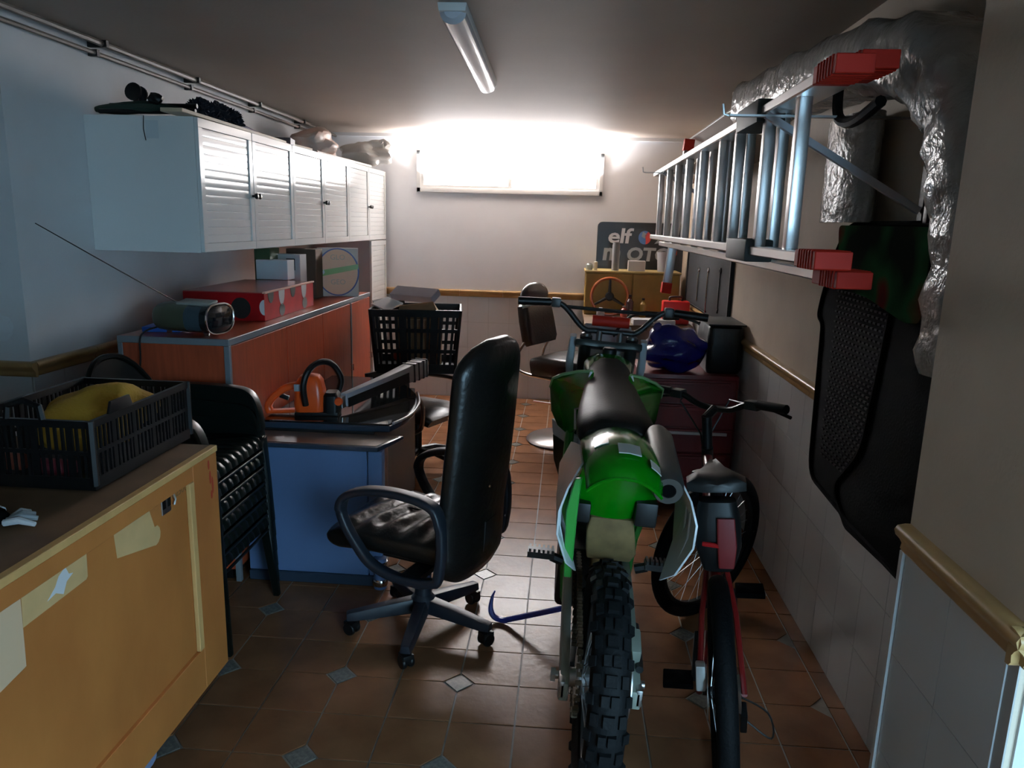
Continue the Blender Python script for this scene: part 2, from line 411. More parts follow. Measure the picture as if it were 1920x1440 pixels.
for k in range(3):
    y0, y1 = CY0+2*DW*k, CY0+2*DW*(k+1)
    t = thing('wall_cabinet', cab_labels[k], 'cabinet', (XL, (y0+y1)/2, CZ0), group='white wall cabinets')
    L = Matrix.Translation((-XL, -(y0+y1)/2, -CZ0))
    cb = MB(); e = .0008
    cb.box(XL+.002, CX-.001, y0+e, y0+.018, CZ0, CZ1, L); cb.box(XL+.002, CX-.001, y1-.018, y1-e, CZ0, CZ1, L)
    cb.box(XL+.002, CX-.001, y0+.018, y1-.018, CZ0, CZ0+.018, L); cb.box(XL+.002, CX-.001, y0+.018, y1-.018, CZ1-.018, CZ1, L)
    cb.box(XL+.002, XL+.01, y0+.018, y1-.018, CZ0+.018, CZ1-.018, L)
    cb.build('carcass', white_lam, t, bevel=.001, seg=1)
    for q in range(2):
        a = y0+DW*q
        louver_door(t, a-(y0+y1)/2, a+DW-(y0+y1)/2, 0, CZ1-CZ0, CX-XL, 1 if q == 0 else -1, 14)
    if k == 0:
        MB().box(CX-XL-.23, CX-XL-.17, y0-.002-(y0+y1)/2+e, y0-(y0+y1)/2+e, CZ1-CZ0-.10, CZ1-CZ0-.02).build('sticker', mat('clear_label', (.62,.66,.68), .2), t)
        MB().tube([(CX-XL-.235, y0-.003-(y0+y1)/2, CZ1-CZ0), (CX-XL-.24, y0-.003-(y0+y1)/2, CZ1-CZ0-.06), (CX-XL-.232, y0-.003-(y0+y1)/2, CZ1-CZ0-.11)], .0018, 5).build('cord', wire, t)
# tall louvered cabinet below the far end
t = thing('tall_cabinet', 'narrow white louvered cabinet standing in the far left corner below the wall cabinets', 'cabinet', (XL, 6.9, 0))
MB().box(.035, CX-XL-.001, -.30, .25, 0, CZ0-.002).build('body', mat('grey_side', (.42,.40,.40), .5), t, bevel=.001, seg=1)
slat_me = None
louver_door(t, -.30, .25, .02, CZ0-.004, CX-XL, -1, 30)

# low cherry cabinets with a continuous top
LX0, LX1, LY0, LY1, LZ = -1.975, -1.47, 3.16, 5.56, 1.15
def low_cab(name, label, ys):
    y0, y1 = ys[0], ys[-1]
    t = thing(name, label, 'cabinet', ((LX0+LX1)/2, (y0+y1)/2, 0), group='low cherry cabinets')
    ox, oy = -(LX0+LX1)/2, -(y0+y1)/2; L = Matrix.Translation((ox, oy, 0))
    MB().box(LX0, LX1-.02, y0+.004, y1-.002, .06, LZ-.03, L).build('body', cherry, t, smooth=False)
    MB().box(LX0+.02, LX1-.05, y0+.03, y1-.03, 0, .06, L).build('plinth', black_pl, t, smooth=False)
    e = MB(); e.box(LX1-.022, LX1+.004, y0, y0+.022, 0, LZ-.03, L); e.box(LX0-.002, LX0+.02, y0, y0+.022, 0, LZ-.03, L)
    e.build('edge_strip', grey_edge, t, bevel=.002, seg=1)
    for i in range(len(ys)-1):
        d = MB().box(LX1-.019, LX1, ys[i]+(.024 if i == 0 else .003), ys[i+1]-.003, .07, LZ-.035, L).build('door', cherry, t, bevel=.0015, seg=1)
        yy = ys[i+1]-.03 if i % 2 == 0 else ys[i]+.03
        MB().tube([V((LX1, yy, .66))+V((ox,oy,0)), V((LX1+.022, yy, .66))+V((ox,oy,0)), V((LX1+.022, yy, .70))+V((ox,oy,0)), V((LX1, yy, .70))+V((ox,oy,0))], .004, 6).build('handle', chrome, d)
low_cab('low_cabinet', 'long cherry-brown low cabinet with grey edges under the wall cabinets', [LY0, 3.86, 4.46, 5.05])
low_cab('low_cabinet', 'narrow single-door cherry low cabinet beside the black laundry basket', [5.052, LY1])
t = thing('worktop', 'cherry-brown cabinet top with grey edging below the wall cabinets', 'worktop', ((LX0+LX1)/2, LY0, LZ-.029))
MB().box(LX0+.252, LX1+.2525-.008, .008, LY1-LY0, .001, .029, Matrix.Translation((-.0,0,0)) @ Matrix.Translation((-(LX0+LX1)/2-.2525,0,0)) ).build('board', cherry, t, smooth=False)
e = MB(); hw = (LX1-LX0)/2
e.box(-hw-.002, hw+.004, -.002, .008, 0, .030); e.box(hw-.008, hw+.004, .008, LY1-LY0, 0, .030)
e.build('edge_strip', grey_edge, t, bevel=.002, seg=1)
TOPZ = LZ+.0008

# boombox
t = thing('radio', 'silver and green portable radio with a raised antenna on the low cabinet', 'radio', (-1.70, 3.30, TOPZ), (0,0,-12))
prof = []
for k in range(24):
    q = 2*math.pi*k/24; prof.append((.095*math.copysign(abs(math.cos(q))**.75, math.cos(q)), .066*math.copysign(abs(math.sin(q))**.75, math.sin(q))))
# long axis along local x, rounded section in y-z
def rsec(x, s): return [V((x, u*s, .076+v*s)) for u, v in prof]
MB().loft([rsec(-.155,.55), rsec(-.15,.8), rsec(-.13,.96), rsec(-.08,1), rsec(.03,1)]).build('shell', mat('radio_green', (.085,.095,.06), .3, metal=.3), t)
MB().loft([rsec(.031,1.0), rsec(.08,.99), rsec(.11,.95)]).build('band', mat('radio_blue', (.06,.09,.11), .25, metal=.3), t)
o = MB().loft([rsec(.111,.97), rsec(.135,1.0), rsec(.15,.97), rsec(.155,.86)]).build('speaker_end', glassd, t)
ring = [V((.152, u*1.02, .076+v*1.02)) for u, v in prof]; MB().tube(ring, .005, 6, loop=True).build('chrome_ring', chrome, t)
MB().obox((.05, -.02, .146), (.17, .07, .012), (12,0,0)).build('control_panel', silver_pl, t, bevel=.004)
MB().tube([(-.10, .02, .14), (-.13, -.28, .30), (-.16,-.62,.485)], [.0035,.0028,.002], 6).build('antenna', steel_dk, t)
for x in (-.1, .1): MB().lathe([(.012,0),(.014,.012)], 10, Matrix.Translation((x,-.03,0))).build('foot', chrome, t)
c = MB().tube(spline([(-1.845,3.26,LZ+.03),(-1.86,3.19,LZ+.02),(-1.865,3.15,LZ-.01),(-1.868,3.148,LZ-.1),(-1.885,3.146,LZ-.25),(-1.88,3.146,LZ-.5)], 5), .004, 6).build('power_cord', wire)
tag(c, 'black power cord hanging down the side of the low cabinet', 'cord')
tag(MB().obox((-1.86, 3.40, TOPZ+.013), (.17, .22, .024), (0,0,8)).build('folder', mat('blue_folder', (.02,.10,.42), .4), bevel=.003), 'flat blue folder behind the radio on the low cabinet', 'folder')

# red patterned box
t = thing('gift_box', 'long red cardboard box with black and white dots on the low cabinet', 'box', (-1.77, 4.165, TOPZ), (0,0,1))
MB().box(-.215, .215, -.40, .40, 0, .145).build('carton', redbox, t, bevel=.002, seg=1)
lid = mat('lid_card', (.30,.10,.09), .25)
MB().box(-.213, .213, -.398, .398, .1455, .149).build('lid', lid, t)
MB().box(.205, .222, -.40, .40, .143, .152).build('rim', mat('rim_card', (.66,.36,.28), .5), t, bevel=.001, seg=1)
dotb, dotw = mat('dot_black', (.012,.012,.012), .4), mat('dot_white', (.62,.60,.60), .4)
def ell(a, b, n=20): return [(a*math.cos(2*math.pi*k/n), b*math.sin(2*math.pi*k/n)) for k in range(n)]
def half(a, b, n=12): return [(a*math.cos(math.pi*k/n+math.pi), b*math.sin(math.pi*k/n+math.pi)) for k in range(n+1)]
MB().prism(ell(.052,.055), 0, .0012, face_negY(.09, -.401, .066)).build('dot', dotb, t)
MB().prism([(.026*math.cos(R(q)), .04*math.sin(R(q))) for q in range(90, 271, 15)], 0, .0012, face_negY(.2145, -.401, .072)).build('dot', dotw, t)
for y, zz, m, k in ((-.31,.142,dotb,'h'),(-.15,.142,dotw,'h2'),(.03,.142,dotb,'h'),(.22,.142,dotw,'h2'),(-.15,.036,dotb,'e'),(.23,.036,dotb,'e')):
    P = half(.042,.055) if k == 'h' else half(.045,.08) if k == 'h2' else ell(.042,.034)
    MB().prism(P, 0, .0012, face_posX(.2155, y, zz)).build('dot', m, t)
# boxes behind
tag(MB().obox((-1.90, 4.70, TOPZ+.17), (.10,.16,.34)).build('carton_box', green_dk, bevel=.002, seg=1), 'dark green box standing behind the red box against the wall', 'box')
t = thing('carton_box', 'pale box with a black square behind the small white box', 'box', (-1.80, 4.78, TOPZ))
MB().box(-.095,.095,-.03,.09,0,.30).build('carton', mat('pale_box', (.50,.52,.54), .5), t, bevel=.002, seg=1)
MB().box(.005,.062,-.032,-.0302,.20,.275).build('print', dotb, t)
tag(MB().obox((-1.825, 4.64, TOPZ+.211), (.20,.12,.12)).build('carton_box', mat('white_box', (.60,.64,.68), .5), bevel=.002, seg=1), 'small white box on the stack behind the red box', 'box')
tag(MB().obox((-1.83, 4.64, TOPZ+.0757), (.14,.10,.1495)).build('carton_box', brown_dk, bevel=.002, seg=1), 'brown block under the small white box behind the red one', 'box')
tag(MB().obox((-1.77, 5.02, TOPZ+.165), (.20,.14,.328)).build('carton_box', brown_dk, bevel=.002, seg=1), 'dark brown block added left of the round tray box', 'box')  # added block that fills a dark brown area of unknown origin
# round packaged tray
t = thing('tray_box', 'flat box with a round beige tray, blue rim and green tape', 'box', (-1.585, 5.16, TOPZ), (0,0,16))
MB().box(-.14,.14,0,.035,0,.335).build('carton', mat('tray_card', (.70,.62,.56), .5), t, bevel=.003, seg=1)
M_ = face_negY(0, -.0005, .17)
MB().prism(ell(.145,.164,40), 0, .002, M_).build('blue_rim', mat('rim_blue', (.10,.12,.34), .4), t)
MB().prism([(max(-.138,min(.138,x*.93)), y*.95) for x, y in ell(.145,.164,40)], .002, .004, M_).build('tray', mat('tray_beige', (.95,.58,.36), .4), t)
MB().prism([(-.139,-.036),(.139,.022),(.139,.056),(-.139,.006)], .0042, .0055, M_).build('tape', mat('green_tape', (.32,.50,.14), .25), t)
pr = mat('faint_print', (.62,.46,.34), .6)
text_mesh('print', 'GLO', .05, pr, t, face_negY(0, -.0052, .255), .0005, align='CENTER')
text_mesh('print', 'GEO', .05, pr, t, face_negY(0, -.0052, .085), .0005, align='CENTER')
MB().prism([(-.1,-.02),(-.088,-.005),(-.095,.02),(-.106,.0)], .0056, .007, M_).build('tape_end', paperw, t)

# ------------------------------------------------------------------ things on the wall cabinets
ZC = CZ1+.0008
tag(MB().obox((-1.79, 4.05, ZC+.009), (.10, 1.35, .017), (0,0,1.5)).build('plank', mat('plank_wood', (.55,.42,.28), .5), bevel=.002, seg=1), 'long pale wooden plank lying along the front edge of the wall cabinets', 'plank')
tag(MB().obox((-1.78, 6.0, ZC+.009), (.07, 1.3, .017), (0,0,-2)).build('plank', mat('plank_white', (.70,.66,.58), .5), bevel=.002, seg=1), 'white painted plank on top of the far wall cabinet', 'plank')
t = thing('fishing_bag', 'dark green bundle of rods and a reel on the near wall cabinet', 'bundle', (-2.0, 3.55, ZC), (0,0,-4))
MB().tube(spline([(-.24,0,.03),(-.12,.01,.035),(.0,.0,.04),(.10,.01,.035),(.19,.02,.03)],4), [.012,.018,.022,.026,.028,.03,.03,.03,.03,.03,.028,.026,.024,.02,.018,.014,.012], 10).build('pouch', mat('bag_green', (.016,.035,.025), .8), t)
for i, (y, zz) in enumerate(((-.03,.018),(.035,.03),(.05,.055))):
    MB().tube([(-.20,y,zz),(.22,y+.04,zz+.004)], .011, 8).build('rod', black_pl, t)
MB().lathe([(.012,-.03),(.040,-.028),(.040,-.018),(.022,-.01),(.022,.01),(.040,.018),(.040,.028),(.012,.03)], 20, Matrix.Translation((-.02,-.01,.10)) @ Matrix.Rotation(R(80),4,'X')).build('reel', black_pl, t)
MB().blob((.075,-.01,.075), (.035,.03,.028), 3, .2, 2).build('knob', black_pl, t)
MB().tube([(-.02,-.01,.09),(-.02,.0,.035)], .008, 8).build('reel_foot', steel_dk, t)
def fuzzy(name, label, pts, r, seed, cat, m=fur):
    t = thing(name, label, cat, pts[0])
    mb = MB(); o0 = V(pts[0])
    for i, p in enumerate(pts): mb.blob(V(p)-o0, (r*1.1, r*1.5, r), seed+i, .35, 4, 4.5)
    mb.build('fleece', m, t)
    rnd = random.Random(seed); sp = MB()
    for i in range(260):
        p = V(rnd.choice(pts))-o0; dv = V((rnd.uniform(-1,1), rnd.uniform(-1,1), rnd.uniform(-.3,1))).normalized()
        b_ = p+V((dv.x*r*1.0, dv.y*r*1.35, dv.z*r*.9)); u = dv.orthogonal()*.006; e_ = b_+dv*.02
        sp.face([b_-u, b_+u, e_])
    f = sp.build('tufts', m, t); f['kind'] = 'stuff'
    return t
dst = fuzzy('duster', 'dark fluffy duster lying on the near wall cabinet', [(-1.86,3.84,ZC+.07),(-1.85,3.98,ZC+.072),(-1.84,4.12,ZC+.06)], .052, 4, 'duster')
MB().tube([V((-1.85,4.16,ZC+.06))-V(dst.location), V((-1.90,4.75,ZC+.035))-V(dst.location)], .014, 8).build('handle', mat('purple_handle', (.10,.08,.14), .4), dst)
tag(MB().obox((-1.84, 4.92, ZC+.026), (.10,.16,.05), (0,0,10)).build('small_box', mat('patterned_box', (.16,.12,.13), .5, var=.7, vscale=40), bevel=.002, seg=1), 'small dark patterned box on the middle wall cabinet', 'box')
tag(MB().obox((-1.95, 5.35, ZC+.03), (.06,.6,.058), (0,0,-3)).build('wood_batten', mat('batten', (.52,.46,.38), .6), bevel=.002, seg=1), 'short pale batten on the middle wall cabinet beside a bag', 'batten')
def bag(name, label, c, sz, seed, m, knot=None, amp=.28):
    t = thing(name, label, 'bag', (c[0], c[1], c[2]-sz[2]))
    MB().blob((0,0,sz[2]*1.02), sz, seed, amp, 4, 1.7).build('sack', m, t)
    if knot:
        MB().tube([V(k) for k in knot], [.03,.012,.03][:len(knot)], 7).build('knot', m, t)
    return t
bag('plastic_bag', 'white plastic bag with an orange print on the wall cabinets', (-2.02, 6.05, ZC+.118), (.17,.26,.11), 2, mat('bag_orange', (.80,.74,.70), .35, var=1, vscale=4, col2=(.78,.45,.33), bump=.3, bscale=18), None)
bag('plastic_bag', 'white knotted plastic bag on the wall cabinets, nearest to the window wall', (-1.78, 6.75, ZC+.122), (.22,.24,.105), 5, bag_white, [(.10,-.05,.18),(.16,-.08,.215),(.20,-.1,.16)])

# ------------------------------------------------------------------ wooden crate on castors (front left)
t = thing('wooden_crate', 'large plywood crate on castors in the near left corner', 'crate', (-1.14, 2.32, 0))
KZ0, KZ1, KL, KW = .138, .935, 2.0, .80      # local: x 0..-KW, y 0..-KL
MB().box(-KW, -.018, -KL, -.018, KZ0, KZ1-.02).build('core', wood, t, smooth=False)
MB().box(-KW-.01, .0, -KL, .0, KZ1-.02, KZ1).build('top_board', woodtop, t, bevel=.002, seg=1)
fb = MB()
fb.box(-.018, 0, -.16, 0, KZ0, KZ1-.0205); fb.build('frame_board', wood, t, bevel=.002, seg=1)
MB().box(-.018, 0, -KL, -.1605, KZ1-.07, KZ1-.0205).build('frame_board', wood, t, bevel=.002, seg=1)
MB().box(-.018, 0, -KL, -.1605, KZ0, KZ0+.15).build('frame_board', wood, t, bevel=.002, seg=1)
MB().box(-.018, -.012, -KL, -.161, KZ0+.1505, KZ1-.0705).build('panel', wood, t, smooth=False)
MB().box(-.0115, .003, -.19, -.162, KZ0+.152, KZ1-.07).build('batten', woodpale, t, bevel=.002, seg=1)
MB().box(-.0115, -.004, -.1615, -.1605, KZ0+.152, KZ1-.07).build('batten', woodpale, t, smooth=False)
fe = MB().box(-KW, -.018, -.0175, 0, KZ0, KZ1-.0205).build('end_board', wood, t, bevel=.002, seg=1)
MB().box(-.02, .004, -KL, .001, KZ1-.02, KZ1+.001).build('top_edge', woodpale, t, bevel=.002, seg=1)
def patch(pts, m=paper):
    MB().prism(pts, 0, .0007, face_posX(-.0119, 0, 0)).build('paper_patch', m, t, smooth=False)
patch([(-.566,.862),(-.397,.862),(-.375,.80)]+[(-.375+.028*math.cos(R(q)), .775+.03*math.sin(R(q))) for q in range(60,-150,-30)]+[(-.56,.79)])
patch([(-.905,.862),(-.68,.862),(-.683,.80),(-.69,.795),(-.91,.79)])
patch([(-1.2,.862),(-.908,.862),(-.914,.70),(-1.2,.66)], mat('pale_patch', (.78,.54,.34), .8))
MB().prism([(-.83,.81),(-.80,.83),(-.785,.85),(-.76,.862),(-.75,.84),(-.735,.835),(-.76,.825),(-.775,.80),(-.80,.815)], .0008, .0014, face_posX(-.0119,0,0)).build('torn_paper', paperw, t, smooth=False)
lt = MB().box(-.012, -.008, -.335, -.285, .818, .878).build('latch_plate', steel, t, bevel=.001, seg=1)
for y in (-.325, -.297): MB().box(-.008, -.006, y-.008, y+.008, .836, .866).build('latch_hole', black_pl, lt)
MB().tube([(-.004,-.277,.832),(-.002,-.270,.848),(-.004,-.277,.868)], .004, 6).build('latch_hook', steel, lt)
text_mesh('stencil', 'C2300', .035, mat('stencil_ink', (.26,.13,.05), .7), t, face_posX(-.0118, -.275, .845) @ Matrix.Rotation(R(0),4,'Z'), .0003)
for i, q in enumerate(((-.058,.905,.028),(-.052,.86,.04),(-.038,.83,.05),(-.048,.80,.025))):
    MB().prism(ell(.006, q[2]*.6, 8), 0, .0006, face_posX(0, q[0], q[1]-.02)).build('red_mark', mat('red_ink', (.45,.04,.02), .7), t, smooth=False)
for x, y in ((-.10,-.40),(-KW+.1,-.40),(-.10,-KL+.25),(-KW+.1,-KL+.25)):
    w_ = MB().lathe([(.012,-.013),(.046,-.013),(.05,-.006),(.05,.006),(.046,.013),(.012,.013)], 22, Matrix.Translation((x,y,.0505)) @ Matrix.Rotation(R(62),4,'Z') @ Matrix.Rotation(R(90),4,'X')).build('castor_wheel', mat('castor_blue', (.20,.24,.36), .35), t)
    MB().box(x-.022, x+.022, y-.024, y-.017, .04, KZ0).box(x-.022, x+.022, y+.017, y+.024, .04, KZ0).build('castor_fork', steel, w_)
KT = KZ1+.0015
# black slatted crates
def mesh_crate(name, label, loc, rz, L, W, Hh, m, bar=.012, nx=14, ny=20, notch=True, bottom=.02, taper=1.0, rim=.03, rows=3):
    """open slatted crate; x = width W, y = length L"""
    t = thing(name, label, 'crate', loc, (0,0,rz))
    def side(p0, p1, q0, q1, n, nm, hs=1.0):
        mb = MB()  # p0..p1 bottom edge, q0..q1 top edge
        p0, p1, q0, q1 = map(V, (p0, p1, q0, q1))
        out = (p1-p0).cross(q0-p0).normalized()*.004
        def quad(u0, u1, v0, v1, k=1.0):
            P = [p0.lerp(p1,u).lerp(q0.lerp(q1,u), v) for u, v in ((u0,v0),(u1,v0),(u1,v1),(u0,v1))]
            mb.loft([[p-out*k for p in P], [p+out*k for p in P]])
        quad(0,1,0,.12,1.2); quad(0,1,1-rim/Hh,1,1.6)
        for rr in range(1, rows): quad(0,1,rr/rows-.03, rr/rows+.03,.9)
        for i in range(n+1):
            u = i/n; b_ = bar/(p1-p0).length/2*(2.6 if i % 5 == 0 else 1)
            quad(max(0,u-b_), min(1,u+b_), .1, 1-rim/Hh*.9, .8)
        return mb.build(nm, m, t, smooth=False)
    a, b = W/2, L/2; k = taper
    B = [(-a*k,-b*k,bottom),(a*k,-b*k,bottom),(a*k,b*k,bottom),(-a*k,b*k,bottom)]; T = [(-a,-b,Hh),(a,-b,Hh),(a,b,Hh),(-a,b,Hh)]
    for i, n in ((0,nx),(1,ny),(2,nx),(3,ny)):
        side(B[i], B[(i+1)%4], T[i], T[(i+1)%4], n, 'side_wall')
    MB().box(-a*k, a*k, -b*k, b*k, bottom-.015 if bottom >= .015 else 0, bottom+.003).build('base', m, t, smooth=False)
    for i in range(4): MB().tube([V(B[i]), V(T[i])], .011, 6).build('corner_post', m, t)
    return t
t = mesh_crate('vegetable_crate', 'black slatted plastic crate with a yellow cloth on the wooden crate', (-1.43, 2.105, KT), 0, .52, .36, .20, black_pl, .007, 18, 26, rim=.022, rows=2)
MB().tube([(-.05,-.262,.20),(-.045,-.262,.235),(.0,-.262,.25),(.045,-.262,.235),(.05,-.262,.20)], .009, 6).build('grip', black_pl, t)
MB().prism([(-.06,0),(.06,0),(.045,.035),(-.045,.035)], -.004, .004, face_posX(.18, -.12, .198)).build('grip', black_pl, t, bevel=.002)
t = thing('cleaning_cloth', 'crumpled yellow cloth heaped inside the black slatted crate', 'cloth', (-1.42, 2.12, KT+.023))
MB().blob((0,.02,.105), (.135,.185,.095), 9, .22, 4, 1.6).build('cloth', yellow_cloth, t)
for i, (x, y, c, lb) in enumerate(((-.10,-.215,(.55,.16,.10),'small orange-red can lying in the front of the black slatted crate'),(.04,-.212,(.5,.10,.14),'pinkish red can lying low in the black slatted crate'))):
    tag(MB().lathe([(.0,-.05),(.022,-.05),(.024,-.045),(.024,.045),(.022,.05),(0,.05)], 14, Matrix.Translation((-1.43+x, 2.105+y, KT+.05+.012*(1-i))) @ Matrix.Rotation(R(90),4,'Y')).build('can', mat('can%d'%i, c, .35)), lb, 'can')
# striped glove and black ball on the crate
t = thing('work_glove', 'black and white striped work glove lying on the wooden crate', 'glove', (-1.325, 1.60, KT), (0,0,8))
MB().blob((-.035,0,.022), (.05,.036,.021), 12, .15, 3).build('palm', black_mt, t)
for i in range(4):
    an = R(-6+22*i); p = V((.012,-.016+.012*i,.016)); q = p+V((math.cos(an),math.sin(an),0))*(.075-.011*i)
    mb = MB(); mb.tube([p, p.lerp(q,.5)+V((0,0,.008)), q], [.0085,.009,.006], 8); mb.build('finger', [paperw, mat('glove_grey',(.36,.40,.42),.7), mat('glove_mid',(.28,.31,.32),.7), mat('glove_pale',(.40,.44,.45),.7)][i], t)
MB().tube([(-.06,.02,.03),(-.04,.045,.028),(-.015,.028,.03)], [.011,.012,.009], 8).build('thumb', mat('glove_white',(.55,.58,.62),.6), t)
tag(MB().blob((-1.66, 1.99, KT+.0), (.028,.028,.002), 3, 0, 2).build('cap_base', black_pl), 'flat black cap on the wooden crate beside the slatted crate', 'cap') if False else None

# ------------------------------------------------------------------ stacked dark green garden chairs
def garden_chair(label):
    t = thing('garden_chair', label, 'chair', group='stacked green garden chairs')
    w, dp, sz = .235, .25, .40
    ss = MB(); NX = 37
    path = [(-.20,sz-.020),(-.10,sz-.016),(.05,sz-.006),(.17,sz-.002),(.212,sz-.008),(.232,sz-.026),(.238,sz-.05)]
    rows_ = []
    for y, z in path:
        up = [V((-w+2*w*i/(NX-1), y+(.004 if y > .2 else 0)*(1 if i % 4 else -1), z+(.005 if (i % 4) else -.002))) for i in range(NX)]
        rows_.append(up+[p-V((0,.006 if y > .2 else 0,.006)) for p in reversed(up)])
    ss.loft(rows_); ss.build('seat', dgreen, t, ang=50)
    fr = MB(); fr.box(-w, w, -.21, -.18, sz-.03, sz-.014); fr.box(-w, w, .09, .12, sz-.016, sz-.0085)
    fr.sweep([(0,.236,sz-.075),(0,.238,sz-.062)], [(w,-.004),(w,.006),(-w,.006),(-w,-.004)])
    for s in (-1,1): fr.box(s*w-.012, s*w+.012, -.21, .235, sz-.035, sz-.006)
    fr.build('seat_frame', dgreen, t, bevel=.003, seg=1)
    # back: curved shell with rounded top
    def back(u, v):
        x = u*w*(1.02-.12*v*v); y = -.20-.10*v+.05*u*u; top = sz+.36-.13*abs(u)**2.6
        return V((x, y, sz-.01+(top-sz+.01)*v))
    rows = 9; cols = 15
    bk = MB()
    A = [[back(-1+2*j/(cols-1), i/(rows-1)) for j in range(cols)] for i in range(rows)]
    bk.loft([r+[p+V((0,-.007,0)) for p in reversed(r)] for r in A])
    bk.tube([A[i][0] for i in range(rows)]+[A[-1][j] for j in range(cols)]+[A[i][-1] for i in reversed(range(rows))], .012, 8)
    bk.build('backrest', dgreen, t)
    for s in (-1,1):
        path = spline([(s*(w+.005),-.225,sz+.19),(s*(w+.022),-.10,sz+.205),(s*(w+.028),.06,sz+.20),(s*(w+.026),.16,sz+.185),(s*(w+.02),.205,sz+.13),(s*(w+.012),.225,sz+.02)], 5)
        MB().sweep(path, [(.026,-.005),(.024,.006),(.0,.010),(-.024,.006),(-.026,-.005)], scale=[1]*len(path)).build('armrest', dgreen, t)
        sp_ = [path[k] for k in range(0, len(path)-4, 3)]; lo_ = [V((s*(w+.004), p.y, sz-.012)) for p in sp_]
        MB().loft([[p, q, q-V((s*.006,0,0)), p-V((s*.006,0,0))] for p, q in zip(sp_, lo_)]).build('side_panel', dgreen, t)
        for y0, y1 in ((.215,.25),(-.20,-.27)):
            lg = MB(); q0 = V((s*w, y0, sz-.01)); q1 = V((s*(w+.012), y1, 0))
            lg.loft([[p+V((u*k,v*k,0)) for u, v in ((-.022,-.02),(.022,-.02),(.022,.02),(0,.024),(-.022,.02))] for p, k in ((q0,1.2),(q0.lerp(q1,.5),.95),(q1,.62))])
            lg.build('leg', dgreen, t, bevel=.003, seg=1)
    return t
chair_labels = ['dark green plastic garden chair, topmost of the stack beside the crate', 'dark green plastic garden chair, second from the top of the stack', 'dark green plastic garden chair, third from the top of the stack', 'dark green plastic garden chair, fourth from the top of the stack', 'dark green plastic garden chair, fifth from the top of the stack', 'dark green plastic garden chair, bottom of the stack standing on the floor']
gc = garden_chair(chair_labels[5])
gc.rotation_euler = (0, 0, R(-90)); gc.location = (-1.505, 2.81, .0)
for k in range(1, 6):
    c = dup_tree(gc); c.location = (-1.505-.002*k, 2.81, .072*k); c['label'] = chair_labels[5-k]

# ------------------------------------------------------------------ desk with chainsaw
t = thing('desk', 'blue-grey office desk with a dark glass top and curved end', 'desk', (-1.05, 3.20, 0))
MB().box(-.39, .18, 0, .03, .05, .655).build('side_panel', desk_blue, t, bevel=.003, seg=1)
MB().box(.185, .25, .0, .06, .05, .655).build('side_post', desk_blue, t, bevel=.006)
MB().box(-.39, .25, -.012, .05, 0, .05).build('plinth', desk_dark, t, bevel=.004, seg=1)
for zz in (.015, .10): MB().lathe([(.034,0),(.038,.006),(.038,.028),(.034,.034)], 20, Matrix.Translation((.24,-.012,zz))).build('chrome_ring', chrome, t)
MB().lathe([(.030,0),(.030,.15)], 20, Matrix.Translation((.24,-.012,0))).build('foot_post', desk_blue, t)
MB().prism([(-.40,-.02),(.235,-.02),(.31,.19),(-.40,.19)], .66, .682).build('shelf_edge', desk_dark, t, bevel=.006)
MB().prism([(-.385,.0),(.225,.0),(.29,.175),(-.385,.175)], .6825, .684).build('shelf_top', desk_shelf, t, smooth=False)
pl = [(-.39,.185),(.24,.20)]+[tuple(p[:2]) for p in spline([(.24,.20,0),(.275,.33,0),(.29,.50,0),(.275,.70,0),(.22,.92,0),(.10,1.15,0),(-.02,1.28,0)],5)][1:]+[(-.39,1.30)]
MB().prism(pl, .690, .722).build('top_edge', desk_dark, t, bevel=.010, seg=3)
ctr = V((-.06,.72)); MB().prism([((x-ctr.x)*.965+ctr.x, (y-ctr.y)*.975+ctr.y) for x, y in pl], .7225, .7285).build('glass_top', desk_glass, t, smooth=False)
MB().tube(spline([(.248,.24,.727),(.285,.36,.727),(.298,.50,.727),(.284,.70,.727),(.23,.92,.727)],5), .007, 8).build('rim_trim', mat('pale_trim', (.5,.5,.54), .3), t)
MB().box(-.385,.16, .22, 1.2, .05, .689).build('pedestal', mat('pedestal', (.035,.028,.026), .5), t, bevel=.004, seg=1)
MB().box(-.385,.235, .05, .18, .05, .659).build('return_body', desk_dark, t, smooth=False)
DT = .729

t = thing('chainsaw', 'orange electric chainsaw with black front handle on the desk', 'chainsaw', (-1.222, 3.55, DT), (0,0,8))
MB().sweep([(-.02,0,.02),(-.02,0,.06),(-.02,0,.12),(-.02,0,.17),(-.02,0,.195),(-.02,0,.203)], rrect(.15,.13,.035), side=(1,0,0), scale=[(.95,.9),(1,1),(.95,.96),(.82,.85),(.6,.62),(.3,.3)]).build('motor_housing', orange, t)
MB().obox((-.06,-.068,.145), (.05,.006,.035), (0,0,0)).build('badge', mat('badge', (.30,.32,.34), .4), t, bevel=.002)
hp = spline([(-.08,0,.145),(-.14,-.005,.13),(-.20,-.01,.085),(-.225,-.012,.04),(-.215,-.012,.012)],5)
MB().sweep(hp, rrect(.042,.036,.014), side=(0,1,0)).build('rear_handle', orange, t)
MB().sweep(spline([(-.215,-.012,.014),(-.15,-.012,.016),(-.09,-.01,.02)],4), rrect(.05,.018,.008), side=(0,1,0)).build('hand_guard', orange, t)
MB().obox((-.145,-.01,.088), (.045,.02,.022), (0,20,0)).build('trigger', black_pl, t, bevel=.004)
fh = spline([(-.03,-.075,.06),(-.035,-.09,.16),(-.01,-.07,.235),(.035,0,.262),(.085,.05,.24),(.12,.07,.165),(.10,.075,.09),(.06,.07,.05)],6)
MB().tube(fh, .0155, 10).build('front_handle', black_pl, t)
